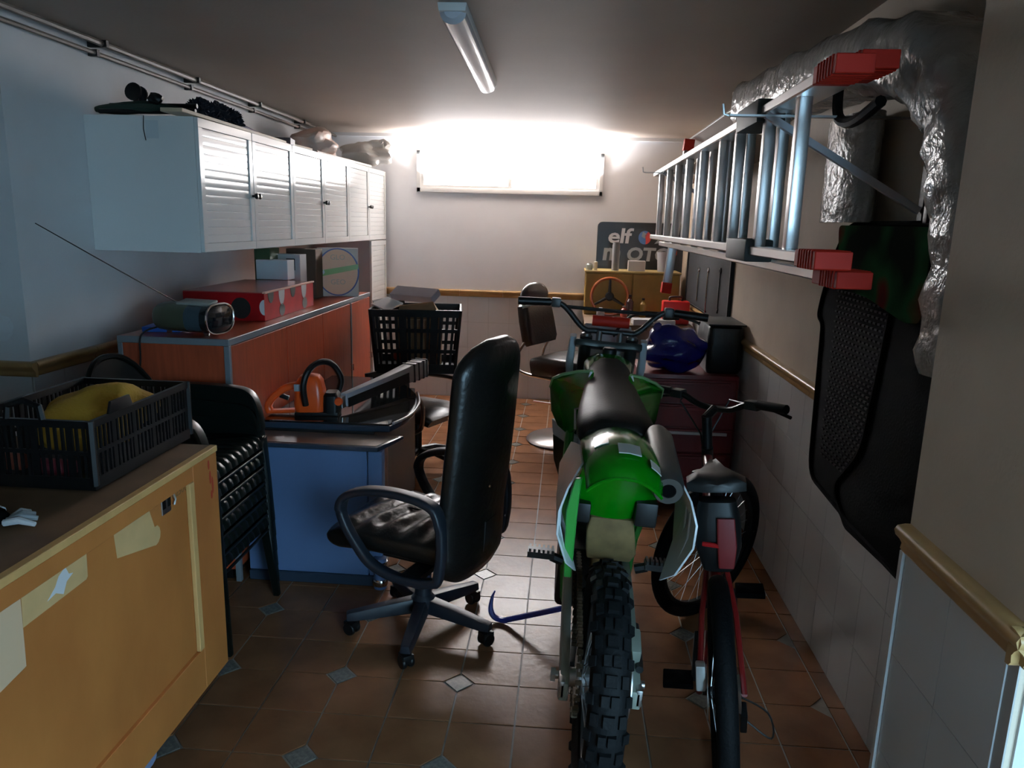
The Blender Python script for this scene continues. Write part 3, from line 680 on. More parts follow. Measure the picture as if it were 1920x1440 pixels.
MB().sweep([(.085,0,.012),(.085,0,.06),(.085,0,.10),(.085,0,.115)], rrect(.075,.12,.02), scale=[1,1,.95,.7]).build('bar_mount', black_pl, t)
MB().lathe([(.0,0),(.018,0),(.022,.01),(.018,.02),(0,.02)], 14, Matrix.Translation((.125,-.045,.075)) @ Matrix.Rotation(R(90),4,'X')).build('oil_cap', orange, t)
MB().box(-.09,.12,-.06,.06,.0,.02).build('foot', black_pl, t, bevel=.005)
# guide bar in its scabbard, pointing back and up to the right
b0 = V((.12,.02,.052)); b1 = V((.50,.70,.105)); dv = (b1-b0).normalized(); sd = V((dv.y,-dv.x,0)).normalized()
upv = sd.cross(dv).normalized()
def barsec(p, wd, hh): return [p+sd*u*wd+upv*v*hh for u, v in ((-1,-1),(1,-1),(1,1),(-1,1))]
L_ = (b1-b0).length
MB().loft([barsec(b0+dv*L_*k, .012, hh) for k, hh in ((0,.03),(.5,.033),(.8,.036),(.93,.032),(1,.018))]).build('guide_bar', steel, t, bevel=.002, seg=1)
MB().loft([barsec(b0+dv*L_*k+upv*.006, wd, hh) for k, wd, hh in ((.04,.020,.034),(.5,.026,.040),(.8,.036,.050),(.93,.040,.052),(1.0,.036,.046),(1.03,.022,.03))]).build('scabbard', mat('scabbard', (.38,.38,.42), .35), t, bevel=.008)
MB().loft([barsec(b0+dv*L_*k+sd*(wd+.0012)-upv*.008, .0012, hh) for k, wd, hh in ((.05,.020,.024),(.5,.026,.025),(.74,.034,.030))]).build('scabbard_stripe', black_pl, t, smooth=False)
for k in (.80,.86,.92,.97):
    MB().loft([barsec(b0+dv*L_*(k+e)+upv*.006, wd, hh) for e, wd, hh in ((0,.0405,.0535),(.014,.0405,.0535))]).build('scabbard_slot', navy_pl, t, smooth=False)

# ------------------------------------------------------------------ office chair
t = thing('office_chair', 'high-backed black leather office chair on castors in the middle of the floor', 'chair', (-.545, 2.86, 0), (0,0,70))
ch = t
for k in range(5):
    an = R(-92-70+72*k); dv = V((math.cos(an), math.sin(an), 0)); sd = V((-dv.y, dv.x, 0))
    sec = lambda r, w_, z0, z1: [dv*r+sd*w_+V((0,0,z0)), dv*r-sd*w_+V((0,0,z0)), dv*r-sd*w_*.75+V((0,0,z1)), dv*r+sd*w_*.75+V((0,0,z1))]
    leg = MB().loft([sec(.03,.032,.085,.145), sec(.16,.029,.075,.125), sec(.27,.026,.066,.105), sec(.315,.022,.066,.098)]).build('base_leg', navy_pl, t, bevel=.006)
    cc = dv*.295; rz = math.atan2(dv.y, dv.x)+R(40+25*k)
    for s in (-1, 1):
        M_ = Matrix.Translation(cc+V((0,0,.0285))) @ Matrix.Rotation(rz, 4, 'Z') @ Matrix.Translation((0, s*.016, 0)) @ Matrix.Rotation(R(90),4,'X')
        MB().lathe([(.008,-.009),(.025,-.009),(.0285,-.004),(.0285,.004),(.025,.009),(.008,.009)], 18, M_).build('castor_wheel', black_pl, leg)
    MB().obox(cc+V((0,0,.042)), (.05,.045,.035), (0,0,math.degrees(rz))).tube([cc+V((0,0,.05)), cc+V((0,0,.08))], .009, 8).build('castor_hood', black_pl, leg, bevel=.005)
MB().lathe([(.05,.085),(.052,.14),(.036,.16),(.034,.30),(.03,.36)], 24).build('gas_column', navy_pl, t)
MB().box(-.12,.12,-.16,.12,.35,.385).build('tilt_mechanism', black_pl, t, bevel=.008)
MB().tube([(.0,.0,.365),(.19,.06,.36),(.24,.07,.345)], .007, 8).build('lever', steel_dk, t)
def pad(mb, outline, zs):
    pass
# seat: thick puffy wrinkled cushion with a rounded front
rings = []
for i in range(37):
    q = i/36; y = -.225+.54*q
    k = 1.0
    if q < .06: k = .80+.20*math.sqrt(max(0, 1-((.06-q)/.06)**2))
    if q > .86: k = math.sqrt(max(.06, 1-((q-.86)/.145)**2))
    hz = .062*(k if q > .5 else .75+.25*k); hw = .25*(.86+.14*k)
    zc = .462-.02*max(0, q-.6)/.4
    ring = []
    for j in range(44):
        a_ = 2*math.pi*j/44; cu, su = math.cos(a_), math.sin(a_)
        x = hw*math.copysign(abs(cu)**.5, cu); z = zc+hz*math.copysign(abs(su)**.62, su)
        if su > .3:
            e = min(1, (su-.3)*3)*(1-abs(x/.26)**4)
            z += e*(.012*math.sin(q*34+2.0*math.sin(x*9))*(.4+.6*abs(math.sin(x*11)))+.012*noise.noise(V((x*14, y*16, 2.2))))
        ring.append(V((x, y, z)))
    rings.append(ring)
MB().loft(rings).build('seat_cushion', leather, t, ang=70)
MB().tube([(0,.01-.22,.520),(0,-.05,.526),(0,.12,.522)], .004, 6).build('seam', black_pl, t)
# backrest: tall tapering cushion
def back_sec(v):
    z = .335+.93*v
    yc = -.245-.035*math.sin(math.pi*min(1,v*1.1))*.3-.10*max(0,v-.25)
    hw = .175+.075*math.sin(math.pi*min(1,.28+v*.52)) if v < .5 else .25-.02*(v-.5)
    if v > .86: hw *= math.sqrt(max(.05, 1-((v-.86)/.15)**2))
    if v < .12: hw *= .72+.28*math.sqrt(max(0,1-((.12-v)/.12)**2))
    th = .052 if v < .9 else .052*math.sqrt(max(.08,1-((v-.9)/.105)**2))
    if v < .05: th *= .6+.4*v/.05
    P = []
    for k in range(28):
        q = 2*math.pi*k/28; cu, su = math.cos(q), math.sin(q)
        x = hw*math.copysign(abs(cu)**.55, cu); y = th*math.copysign(abs(su)**.8, su)
        if su > 0: y *= 1+.18*math.sin(v*26)*.25
        P.append(V((x, yc+y+.035*(x/.25)**2, z)))
    return P
MB().loft([back_sec(k/40) for k in range(41)]).build('backrest', leather, t, ang=60)
for x, z in ((-.1,.72),(.12,.52)): MB().lathe([(.006,0),(.005,.003)], 10, Matrix.Translation((x,-.345 if z > .6 else -.313,z)) @ Matrix.Rotation(R(90),4,'X')).build('rivet', chrome, t)
MB().sweep(spline([(0,-.06,.37),(0,-.22,.345),(0,-.285,.40),(0,-.30,.55)],5), rrect(.09,.014,.005), side=(1,0,0)).build('back_bracket', steel_dk, t)
for s in (-1,1):
    x = s*.285
    lp = spline([(x,-.23,.385),(x,-.245,.50),(x,-.235,.63),(x,-.19,.682),(x,-.06,.70),(x,.07,.69),(x,.165,.655),(x,.195,.60),(x,.17,.53),(x,.12,.46),(x,.06,.40),(x*.98,-.04,.365),(x*.97,-.16,.362)],6)
    sc = [(1,1) if p.z < .6 else (1.35,.9) for p in lp]
    MB().sweep(lp, rrect(.045,.034,.012), scale=sc, loop=True).build('armrest', navy_pl, t, ang=60)
    MB().box(min(s*.12,x), max(s*.12,x), -.14, -.06, .355, .375).build('arm_bracket', steel_dk, t)

# ------------------------------------------------------------------ brown armchair with metal arms, basket on it
t = thing('arm_chair', 'brown office chair with curved metal arms behind the desk', 'chair', (-.99, 4.98, 0), (0,0,-115))
MB().sweep([(0,-.22,.40),(0,-.1,.41),(0,.1,.41),(0,.2,.40),(0,.235,.375)], rrect(.46,.075,.03), scale=[.92,1,1,.97,.85]).build('seat', leather2, t)
MB().sweep([(0,-.23,.42),(0,-.25,.52),(0,-.28,.66)], rrect(.44,.06,.025), scale=[.9,1,.92]).build('backrest', leather2, t)
for s in (-1,1):
    x = s*.27
    MB().tube(spline([(x,-.235,.60),(x,-.12,.60),(x,.06,.60),(x,.18,.585),(x,.235,.52),(x,.24,.44),(x,.22,.36),(x,.14,.32),(x*.8,.02,.33)],5), .014, 10).build('metal_arm', mat('bronze_metal', (.36,.30,.25), .28, metal=.9), t)
MB().lathe([(.03,.08),(.03,.36)], 16).build('column', black_pl, t)
for k in range(5):
    an = R(20+72*k); dv = V((math.cos(an), math.sin(an), 0))
    lg = MB().tube([dv*.02+V((0,0,.12)), dv*.15+V((0,0,.115)), dv*.29+V((0,0,.075))], [.025,.022,.016], 8).build('base_leg', black_pl, t)
    MB().lathe([(.006,-.02),(.026,-.018),(.028,0),(.026,.018),(.006,.02)], 14, Matrix.Translation(dv*.275+V((0,0,.028))) @ Matrix.Rotation(R(90),4,'X')).build('castor_wheel', black_pl, lg)
t = mesh_crate('laundry_basket', 'black slatted plastic basket full of cardboard on the brown armchair', (-1.02, 5.12, .665), 8, .44, .60, .44, black_pl, .017, 14, 10, rim=.05, taper=.88, bottom=.02, rows=3)
BZ = .69
t = thing('carton_box', 'open brown cardboard box sticking out of the black basket', 'box', (-1.02, 5.10, BZ), (0,0,8))
MB().box(-.13,.17,-.12,.12,0,.34).build('carton', card, t, smooth=False)
MB().loft([[(-.13,-.12,.341),(.17,-.12,.341),(.17,-.118,.345),(-.13,-.118,.345)], [(-.10,-.20,.44),(.12,-.20,.47),(.12,-.198,.474),(-.10,-.198,.444)]]).build('flap', card, t, smooth=False)
MB().loft([[(.171,-.12,.34),(.171,.12,.34),(.174,.12,.34),(.174,-.12,.34)], [(.10,-.10,.45),(.10,.10,.45),(.103,.10,.45),(.103,-.10,.45)]]).build('flap', mat('card_light', (.50,.34,.18), .8), t, smooth=False)
tag(MB().obox((-1.02,5.04,1.195), (.10,.36,.05), (0,-32,62)).build('flat_box', mat('lilac_box', (.40,.36,.40), .5), bevel=.002, seg=1), 'long flat lilac-grey box tilted on top of the black basket', 'box')
tag(MB().obox((-1.21,5.03,1.125), (.13,.22,.012), (6,-20,40)).build('magazine', paperw, bevel=.001, seg=1), 'white magazine lying on the rim of the black basket', 'magazine')
tag(MB().obox((-1.24,5.20,1.12), (.20,.22,.03), (4,-12,20)).build('book', black_pl, bevel=.002, seg=1), 'black folder lying on the back of the black basket', 'folder')
tag(MB().blob((-1.12,4.985,.785), (.035,.03,.05), 3, .2, 3).build('orange_toy', orange), 'small orange thing seen through the black basket slats', 'toy')

# ------------------------------------------------------------------ barber chair (far)
t = thing('barber_chair', 'dark leather barber chair with chrome frame below the window', 'chair', (.03, 5.78, 0), (0,0,-118))
MB().lathe([(.0,0),(.29,0),(.30,.012),(.28,.03),(.12,.05),(.06,.07),(.055,.10)], 36).build('base_disc', mat('brushed', (.35,.33,.32), .3, metal=.8), t)
MB().lathe([(.045,.09),(.045,.30),(.035,.30),(.035,.50)], 20).build('column', chrome, t)
MB().sweep([(0,-.20,.60),(0,-.12,.615),(0,.12,.615),(0,.20,.605),(0,.235,.58)], rrect(.50,.15,.05), scale=[.9,1,1,.98,.85]).build('seat', leather2, t, ang=50)
MB().sweep([(0,-.235,.76),(0,-.25,.80),(0,-.285,.95),(0,-.31,1.06),(0,-.315,1.085)], rrect(.44,.10,.04), scale=[.85,1,1,.95,.75]).build('backrest', leather2, t, ang=50)
MB().blob((0,-.315,1.13), (.20,.055,.105), 1, .03, 4, 1).build('headrest', mat('headrest', (.10,.09,.09), .2), t)
for s in (-1,1):
    MB().tube(spline([(s*.20,-.26,.80),(s*.21,-.33,.68),(s*.21,-.33,.58),(s*.21,-.22,.54),(s*.21,.0,.53)],5), .013, 8).build('frame_tube', chrome, t)
MB().tube([(-.17,.33,.21),(.17,.33,.21)], .014, 10).build('footrest', chrome, t)
MB().tube([(.0,.33,.21),(.0,.20,.35),(.0,.12,.52)], .012, 8).build('footrest_arm', chrome, t)
MB().tube([(.0,-.08,.28),(-.02,-.30,.27)], .012, 8).build('pump_lever', chrome, t)

# ------------------------------------------------------------------ workbench corner (far right)
t = thing('workbench', 'cluttered dark workbench in the far right corner under the black sign', 'workbench', (.60, 6.62, 0))
MB().box(-.44,.44,-.52,.53,.86,.90).build('bench_top', mat('bench_wood', (.16,.10,.06), .5), t, bevel=.003, seg=1)
for x in (-.40,.40):
    for y in (-.48,.49): MB().box(x-.03,x+.03,y-.03,y+.03,0,.86).build('leg', mat('bench_leg', (.10,.08,.07), .6), t)
MB().box(-.43,.43,-.46,.48,.22,.25).build('shelf', mat('bench_leg', (.10,.08,.07), .6), t)
t = thing('bench_cabinet', 'olive-yellow wooden cabinet on the workbench below the black sign', 'cabinet', (.60, 6.92, .901))
MB().box(-.43,.40,-.15,.21,0,.375).build('body', olive, t, bevel=.003, seg=1)
MB().box(-.44,.41,-.165,.215,.3755,.392).build('top', mat('olive_top', (.48,.36,.14), .5), t, bevel=.002, seg=1)
for x0, x1 in ((-.425,-.02),(-.01,.395)): MB().box(x0,x1,-.166,-.1505,.01,.368).build('door', olive, t, bevel=.003, seg=1)
CT = .901+.3935
tag(MB().lathe([(.032,0),(.033,.005),(.033,.22),(.028,.245),(.03,.25)],18).build('tube_bottle', mat('grey_tube', (.24,.24,.25), .4), loc=(.43,6.83,CT)), 'tall grey tube standing on the olive cabinet in front of the sign', 'tube')
tag(MB().lathe([(.03,0),(.03,.045),(.02,.055),(.02,.06)],14).build('jar', mat('jar_glass', (.35,.38,.34), .1), loc=(.20,6.83,CT)), 'small glass jar at the left end of the olive cabinet', 'jar')
tag(MB().lathe([(.016,0),(.016,.07),(.012,.075)],12).build('vial', mat('cream', (.62,.55,.42), .4), loc=(.255,6.83,CT)), 'small cream bottle beside the glass jar on the olive cabinet', 'bottle')
tag(MB().obox((.62,6.86,CT+.045),(.15,.08,.09)).build('small_box', mat('white_carton', (.66,.62,.62), .5), bevel=.002, seg=1), 'small white box on the olive cabinet in front of the sign', 'box')
t = thing('paint_bucket', 'grey bucket with an orange clip on the olive cabinet by the ladder', 'bucket', (.88,6.88,CT))
MB().lathe([(.0,0),(.07,0),(.08,.16),(.084,.16),(.084,.172),(.076,.172),(.072,.15)],22).build('pail', mat('bucket_grey', (.36,.36,.38), .4), t)
MB().box(.03,.08,-.095,-.07,.15,.19).build('clip', orange, t, bevel=.004)
BT = .9012
t = thing('steering_wheel', 'orange-brown wooden steering wheel leaning on the olive cabinet', 'steering wheel', (.385,6.66,BT), (-8,0,0))
Mw = Matrix.Translation((0,0,.175)) @ Matrix.Rotation(R(90),4,'X')
MB().torus(.16,.013,48,10,Mw).build('rim', mat('wood_rim', (.36,.09,.02), .25), t)
for q in (90,210,330): MB().tube([(0,0,.175),(.155*math.cos(R(q)),0,.175+.155*math.sin(R(q)))], [.016,.010], 8).build('spoke', steel_dk, t)
MB().lathe([(.0,-.012),(.035,-.012),(.04,0),(.03,.018),(0,.02)],18,Mw).build('hub', black_pl, t)
for k, (x, y, hgt, rr, c, lb) in enumerate(((.56,6.62,.20,.032,(.05,.02,.02),'dark red-brown bottle beside the steering wheel on the workbench'),(.50,6.45,.12,.03,(.30,.05,.04),'short red can in front of the steering wheel on the workbench'),(.68,6.66,.17,.028,(.35,.22,.05),'amber spray can between the dark bottle and the red case'),(.30,6.42,.10,.035,(.40,.35,.36),'pale pink jar in front of the orange steering wheel'))):
    t = thing('bottle', lb, 'bottle', (x,y,BT))
    MB().lathe([(0,0),(rr,0),(rr,hgt*.7),(rr*.4,hgt*.82),(rr*.4,hgt*.9)],16).build('body', mat('bottle%d'%k, c, .25), t)
    MB().lathe([(rr*.45,hgt*.9),(rr*.45,hgt)],12).build('cap', [black_pl, steel, black_pl, paperw][k], t)
t = thing('tool_case', 'red plastic tool case standing on the right end of the workbench', 'case', (.91,6.30,BT))
MB().box(-.11,.11,-.06,.06,.0,.19).build('case', mat('case_red', (.62,.02,.02), .35), t, bevel=.015)
MB().tube(spline([(-.05,0,.185),(-.045,0,.22),(.045,0,.22),(.05,0,.185)],4),.009,8).build('handle', steel_dk, t)
tag(MB().obox((.72,6.18,BT+.024),(.34,.14,.046),(0,0,3)).build('tray', mat('tray_white', (.66,.67,.70), .4), bevel=.006), 'white tray lying on the front of the workbench', 'tray')
tag(MB().obox((.86,6.17,BT+.062),(.13,.05,.03),(0,0,8)).build('tape_case', black_pl, bevel=.006), 'black case lying on the white tray on the workbench', 'case')

# sign
t = thing('sign_board', 'black rounded oil-brand sign board hung on the window wall', 'sign', (.27, YB-.012, 1.27))
MB().prism([(x+.45, y+.225) for x, y in rrect(.90,.45,.045,5)], 0, .008, face_negY(0,.0085,0)).build('panel', mat('sign_black', (.022,.021,.022), .3), t, bevel=.002, seg=1)
sw = mat('sign_white', (.62,.62,.66), .4); sg = mat('sign_grey', (.34,.36,.40), .4)
text_mesh('lettering', 'elf', .19, sw, t, face_negY(.095,-.0008,.262), .0008, offset=.004, shear=.08, sx=1.25, space=.95)
Mb = face_negY(.44,-.0008,.315)
MB().prism(ell(.058,.062,28), 0, .0012, Mb).build('emblem', mat('emblem_blue', (.10,.20,.45), .4), t, smooth=False)
MB().prism([(.058*math.cos(R(q)), .062*math.sin(R(q))) for q in range(-80,61,10)]+[(.0,.02),(.01,-.02)], .0013, .002, Mb).build('emblem_red', mat('emblem_red', (.60,.06,.05), .4), t, smooth=False)
MB().prism([(-.02,.055),(.02,.03),(.0,-.01),(-.03,.01)], .0013, .002, Mb).build('emblem_white', sg, t, smooth=False)
MB().prism([(0,0),(.05,.01),(.09,.05),(.04,.045)], 0, .0012, face_negY(.53,-.0008,.26)).build('emblem_leaf', sg, t, smooth=False)
text_mesh('lettering', 'm', .165, sg, t, face_negY(.055,-.0008,.105), .0008, offset=.006, shear=.10, sx=1.30, sy=1.33)
text_mesh('lettering', 'OTO', .165, sg, t, face_negY(.278,-.0008,.105), .0008, offset=.006, shear=.10, sx=1.10, sy=1.0)

# tool board on the right wall
t = thing('tool_board', 'black framed tool board on the right wall above the chair rail', 'board', (XR, 5.75, 1.065))
MB().box(-.016,-.001,-.79,.95,.0,.46).build('panel', mat('board_dark', (.018,.018,.019), .6, spec=.12), t, smooth=False)
for A in ((-.79,.95,.46,.48),(-.79,.95,-.012,.0),(-.815,-.79,-.012,.48),(.95,.975,-.012,.48)): MB().box(-.026,-.001,*A).build('frame_bar', black_pl, t, bevel=.002, seg=1)
for k, (y, L_, lb) in enumerate(((5.28,.26,'long steel spanner hanging on the black tool board, nearest to the camera'),(5.72,.30,'steel spanner hanging in the middle of the black tool board'),(6.12,.22,'short steel spanner hanging on the black tool board near the red case'))):
    t = thing('spanner', lb, 'spanner', (XR-.022, y, 1.40-.02*k), group='spanners on the tool board')
    MB().box(-.004,.002,-.009,.009,-L_,-.01).build('shank', chrome if k else black_pl, t, bevel=.002, seg=1)
    MB().torus(.016,.006,18,8,Matrix.Rotation(R(90),4,'Y')).build('ring_end', chrome if k else black_pl, t)
    MB().prism([(-.02,-L_),(-.008,-L_-.03),(-.003,-L_-.012),(.003,-L_-.012),(.008,-L_-.03),(.02,-L_)], -.003,.003, face_posX(0,0,0)).build('open_end', chrome if k else black_pl, t)

# red tool chest with bags
t = thing('tool_chest', 'red metal tool chest on the floor by the right wall', 'tool chest', (.74, 4.62, 0))
MB().box(-.29,.29,-.24,.24,.04,.84).build('body', redm, t, bevel=.006)
for k in range(5):
    dr = MB().box(-.275,.275,-.258,-.241,.075+.15*k,.215+.15*k).build('drawer', redm, t, bevel=.003, seg=1)
    MB().box(-.24,.24,-.272,-.2585,.185+.15*k,.203+.15*k).build('drawer_pull', redm if k != 2 else mat('pale_pull', (.45,.42,.42), .4), dr, bevel=.002, seg=1)
for x in (-.24,.24):
    for y in (-.18,.18): MB().lathe([(.01,-.012),(.02,-.012),(.02,.012),(.01,.012)],12,Matrix.Translation((x,y,.02)) @ Matrix.Rotation(R(90),4,'Y')).build('castor', black_pl, t)
bag('plastic_bag', 'shiny blue plastic bag on top of the red tool chest', (.645, 4.50, .84+.13), (.195,.14,.13), 7, bluebag, [(-.06,-.02,.22),(-.08,-.03,.25),(-.10,-.05,.27)], .22)
t = thing('tool_bag', 'black bag with a flat top beside the blue bag on the tool chest', 'bag', (.95, 4.64, .8405))
MB().sweep([(0,0,.0),(0,0,.03),(0,0,.20),(0,0,.27),(0,0,.285)], rrect(.21,.40,.04), scale=[.9,1,1.0,.97,.9]).build('body', mat('bag_black', (.005,.006,.008), .45, bump=.4, bscale=20), t)
MB().box(-.11,.11,-.21,.21,.286,.296).build('flap', black_pl, t, bevel=.004)

# ------------------------------------------------------------------ ladder on wall brackets
def bracket(y, label, arm_z=2.02):
    t = thing('wall_bracket', label, 'bracket', (XR, y, arm_z), group='ladder wall brackets')
    MB().box(-.60,-.004,-.012,.012,-.006,0).build('arm', steel, t)
    MB().box(-.006,-.0005,-.015,.015,-.30,.02).build('wall_plate', steel_dk, t)
    M_ = Matrix.Translation((-.25,0,-.135)) @ Matrix.Rotation(R(29.5),4,'Y')
    MB().box(-.275,.275,-.011,.011,-.010,.010,M_).build('strut', mat('bracket_white', (.52,.54,.60), .4), t)
    MB().tube([(-.60,0,-.003),(-.615,0,.0),(-.62,0,.03)], .004, 6).build('hook_tip', steel, t)
bracket(2.43, 'white-strutted wall bracket under the near end of the ladder')
bracket(4.95, 'white-strutted wall bracket under the far end of the ladder')
redc = redcap
def ladder(name, label, x, y0, y1, zl, zu, nr, first, pitch, capl=.15, far_cap=False):
    t = thing(name, label, 'ladder', (x, y0, zl), group='ladder sections on the wall')
    rw, rd = .030, .062
    Hh = zu-zl
    for z in (0, Hh):
        rl = MB().box(-rd/2, rd/2, 0, y1-y0, z-rw/2 if z == 0 else z-rw/2, z+rw/2)
        rl.build('rail', alu, t, bevel=.004, seg=1)
        rc = MB().box(-rd/2-.012, rd/2+.012, -.02, capl, z-rw/2-.006, z+rw/2+.006)
        for q in range(6): rc.box(-rd/2-.0145, rd/2+.0145, .0+q*.02, .008+q*.02, z-rw/2-.008, z+rw/2+.008)
        rc.build('end_cap', redc, t, bevel=.002, seg=1)
    rg = None
    for yy in nr:
        y = yy-y0
        if rg is None: rg = MB().box(-.018,.018,-.019,.019,.012,Hh-.012).build('rung', alu, t, bevel=.006, seg=2); rg.location = (0,y,0)
        else: dup(rg, t, (0,y,0))
    return t
LDA = ladder('ladder', 'aluminium ladder section with red end caps, outer one facing the room', .615, 1.83, 5.55, 1.615, 2.045, (2.17,2.52,2.93,3.23,3.68,4.10,4.50,4.88,5.30), 0, 0, .14)
LDB = ladder('ladder', 'aluminium ladder section with red end caps, inner one nearer the wall', .705, 1.93, 5.75, 1.565, 2.075, (2.70,3.17,3.55,3.95,4.35,4.75,5.15,5.55), 0, 0, .17)
for z in (0, 2.045-1.615): MB().box(-.045,.045,.68,.98,z-.036,z+.036).build('guide_clamp', mat('clamp_grey', (.045,.05,.05), .6, spec=.2), LDA, bevel=.008)
sbM = Matrix.Translation((.045, 3.80, -.315)) @ Matrix.Rotation(R(-5),4,'Y').inverted()
o = MB().box(-.03,.03,-.03,.03,.0,.98, sbM).build('stabiliser_bar', alu, LDB, bevel=.005)
for z in (-.05,.98): MB().box(-.036,.036,-.036,.036,z,z+.08,sbM).build('rubber_foot', redc, o, bevel=.004)

# plastic wrapped car parts along the right wall
t = thing('wrapped_bumper', 'long curved bumper in clear plastic wrap above the ladder', 'bumper', (.93, 4.1, 2.32))
pth = spline([(0,0,-.02),(0,-.6,-.05),(0,-1.2,-.09),(0,-1.75,-.15),(0,-2.10,-.25),(0,-2.30,-.45),(0,-2.38,-.70),(0,-2.40,-.95)],7)
pf = rrect(.25,.20,.06,4)
mb = MB(); rings = []
path = [V(p) for p in pth]
for i, p in enumerate(path):
    a_ = path[max(i-1,0)]; c_ = path[min(i+1,len(path)-1)]; tt = (c_-a_).normalized(); nn = V((1,0,0)).cross(tt)
    wob = 1+.06*math.sin(i*1.9)+.05*math.sin(i*.7+1)
    rings.append([p+V((1,0,0))*u*wob+nn*v*(1+.10*math.sin(i*1.3+j)) for j, (u, v) in enumerate(pf)])
mb.loft(rings); mb.build('wrapping', wrap, t, ang=60)
MB().obox((-.03,.04,-.02),(.19,.012,.13),(0,0,12)).build('end_card', mat('end_card', (.62,.60,.55), .5), t)
MB().tube(spline([(-.13,-1.62,-.20),(-.135,-1.66,-.30),(-.13,-1.78,-.33),(-.125,-1.95,-.30)],5), .016, 8).build('black_strap', black_pl, t)
t = thing('wrapped_roll', 'upright silvery roll in crinkled plastic wrap behind the rubber mat', 'wrapped roll', (.995, 2.86, 1.715))
rings = []
for i in range(13):
    z = .03*i
    rings.append([V(((.062+.008*noise.noise(V((q*1.0,i*.6,2))))*math.cos(q*2*math.pi/28), (.205+.012*noise.noise(V((q*.5,i*.45,5))))*math.sin(q*2*math.pi/28), z)) for q in range(28)])
MB().loft(rings).build('wrapping', wrap, t, ang=60)
# long boards resting on the far part of the brackets
tag(MB().obox((.955,5.25,2.28),(.20,1.9,.02),(0,28,0)).build('long_board', mat('white_board', (.66,.64,.62), .4), bevel=.002, seg=1), 'long white board lying tilted above the far end of the ladder', 'board')
tag(MB().tube([(.955,4.2,2.10),(.955,6.3,2.10)], .075, 16).build('cardboard_tube', mat('tube_brown', (.28,.20,.15), .7)), 'long brown cardboard tube on the wall brackets behind the ladder', 'tube')

# rubber mats hung on the wall
def mat_plate(name, label, x, pts, thick, ribs=True):
    t = thing(name, label, 'rubber mat', (x, 0, 0), group='hanging rubber mats')
    MB().prism(pts, 0, thick, face_posX(-thick,0,0)).build('sheet', black_mt, t, bevel=.004, seg=2)
    MB().tube([V((-thick-.003, y, z)) for y, z in pts], .009, 6, loop=True).build('raised_rim', black_mt, t)
    return t
def roundpoly(P, r, n=5):
    out = []; m = len(P)
    for i in range(m):
        p = V((*P[i],0)); a_ = (V((*P[i-1],0))-p); b_ = (V((*P[(i+1)%m],0))-p)
        k = min(r, a_.length*.45, b_.length*.45); A = p+a_.normalized()*k; B = p+b_.normalized()*k
        for q in range(n+1):
            s = q/n; w_ = A*(1-s)**2+p*2*s*(1-s)+B*s*s; out.append((w_.x, w_.y))
    return out
m1 = roundpoly([(1.95,1.71),(2.86,1.71),(2.98,1.58),(3.06,1.42),(3.08,1.35),(3.02,1.33),(2.98,.72),(2.60,.70),(2.55,.67),(1.95,.70)], .09)
t = mat_plate('rubber_mat', 'large black rubber car mat hanging on the right wall', XR-.042, m1, .012)
rb = MB()
for i in range(34):
    for j in range(22):
        y = 2.26+.036*j+(i % 2)*.018; z = .84+.0190*i
        if y > 2.90: continue
        rb.obox((-.0145,y,z),(.005,.020,.007))
rr_ = rb.build('tread_ribs', mat('mat_rib', (.011,.011,.011), .7, spec=.08), t, smooth=False); rr_['kind'] = 'stuff'
m2 = roundpoly([(1.95,1.66),(2.30,1.66),(2.36,1.3),(2.42,.98),(2.62,.80),(2.5,.72),(1.95,.72)], .08)
t = mat_plate('rubber_mat', 'smaller black rubber mat hanging in front of the large one', XR-.078, m2, .010)
# printed card
cm = bpy.data.materials.new('printed_card'); cm.use_nodes = True
nt = cm.node_tree; pb = nt.nodes['Principled BSDF']; pb.inputs['Roughness'].default_value = .45; pb.inputs['Specular IOR Level'].default_value = .0
tc = nt.nodes.new('ShaderNodeTexCoord'); wv = nt.nodes.new('ShaderNodeTexNoise'); wv.inputs['Scale'].default_value = 3.2; wv.inputs['Detail'].default_value = 2
nt.links.new(tc.outputs['Object'], wv.inputs['Vector']); cr = nt.nodes.new('ShaderNodeValToRGB')
cr.color_ramp.elements[0].color = (.012,.014,.012,1); cr.color_ramp.elements[0].position = .42
cr.color_ramp.elements[1].color = (.02,.07,.03,1); cr.color_ramp.elements[1].position = .56
e_ = cr.color_ramp.elements.new(.64); e_.color = (.10,.015,.015,1); e_ = cr.color_ramp.elements.new(.74); e_.color = (.03,.03,.03,1)
nt.links.new(wv.outputs['Fac'], cr.inputs[0]); nt.links.new(cr.outputs[0], pb.inputs['Base Color'])
t = thing('header_card', 'glossy printed packaging card on the hanging rubber mats', 'card', (XR-.098, 0, 0))
MB().prism(roundpoly([(2.12,1.70),(2.84,1.705),(2.78,1.49),(2.5,1.475),(2.22,1.43),(2.12,1.44)],.03), 0, .003, face_posX(-.003,0,0)).build('card', cm, t, bevel=.001, seg=1)
for k in range(4): MB().prism([(2.20,1.50+.03*k),(2.46,1.485+.03*k),(2.46,1.497+.03*k),(2.20,1.512+.03*k)], 0, .0006, face_posX(-.0029+.0032,0,0)).build('red_stripe', mat('stripe_red', (.16,.02,.02), .2), t, smooth=False)
MB().prism([(2.84,1.66),(2.70,1.60),(2.60,1.52),(2.62,1.57),(2.70,1.66)], 0, .0006, face_posX(.0003,0,0)).build('white_swoosh', mat('swoosh', (.45,.43,.38), .15), t, smooth=False)
tag(MB().obox((XR-.045, 2.21, 1.735),(.085,.025,.05)).build('hanging_hook', black_pl, bevel=.004), 'black wall hook holding the rubber mats at the strut foot', 'hook')

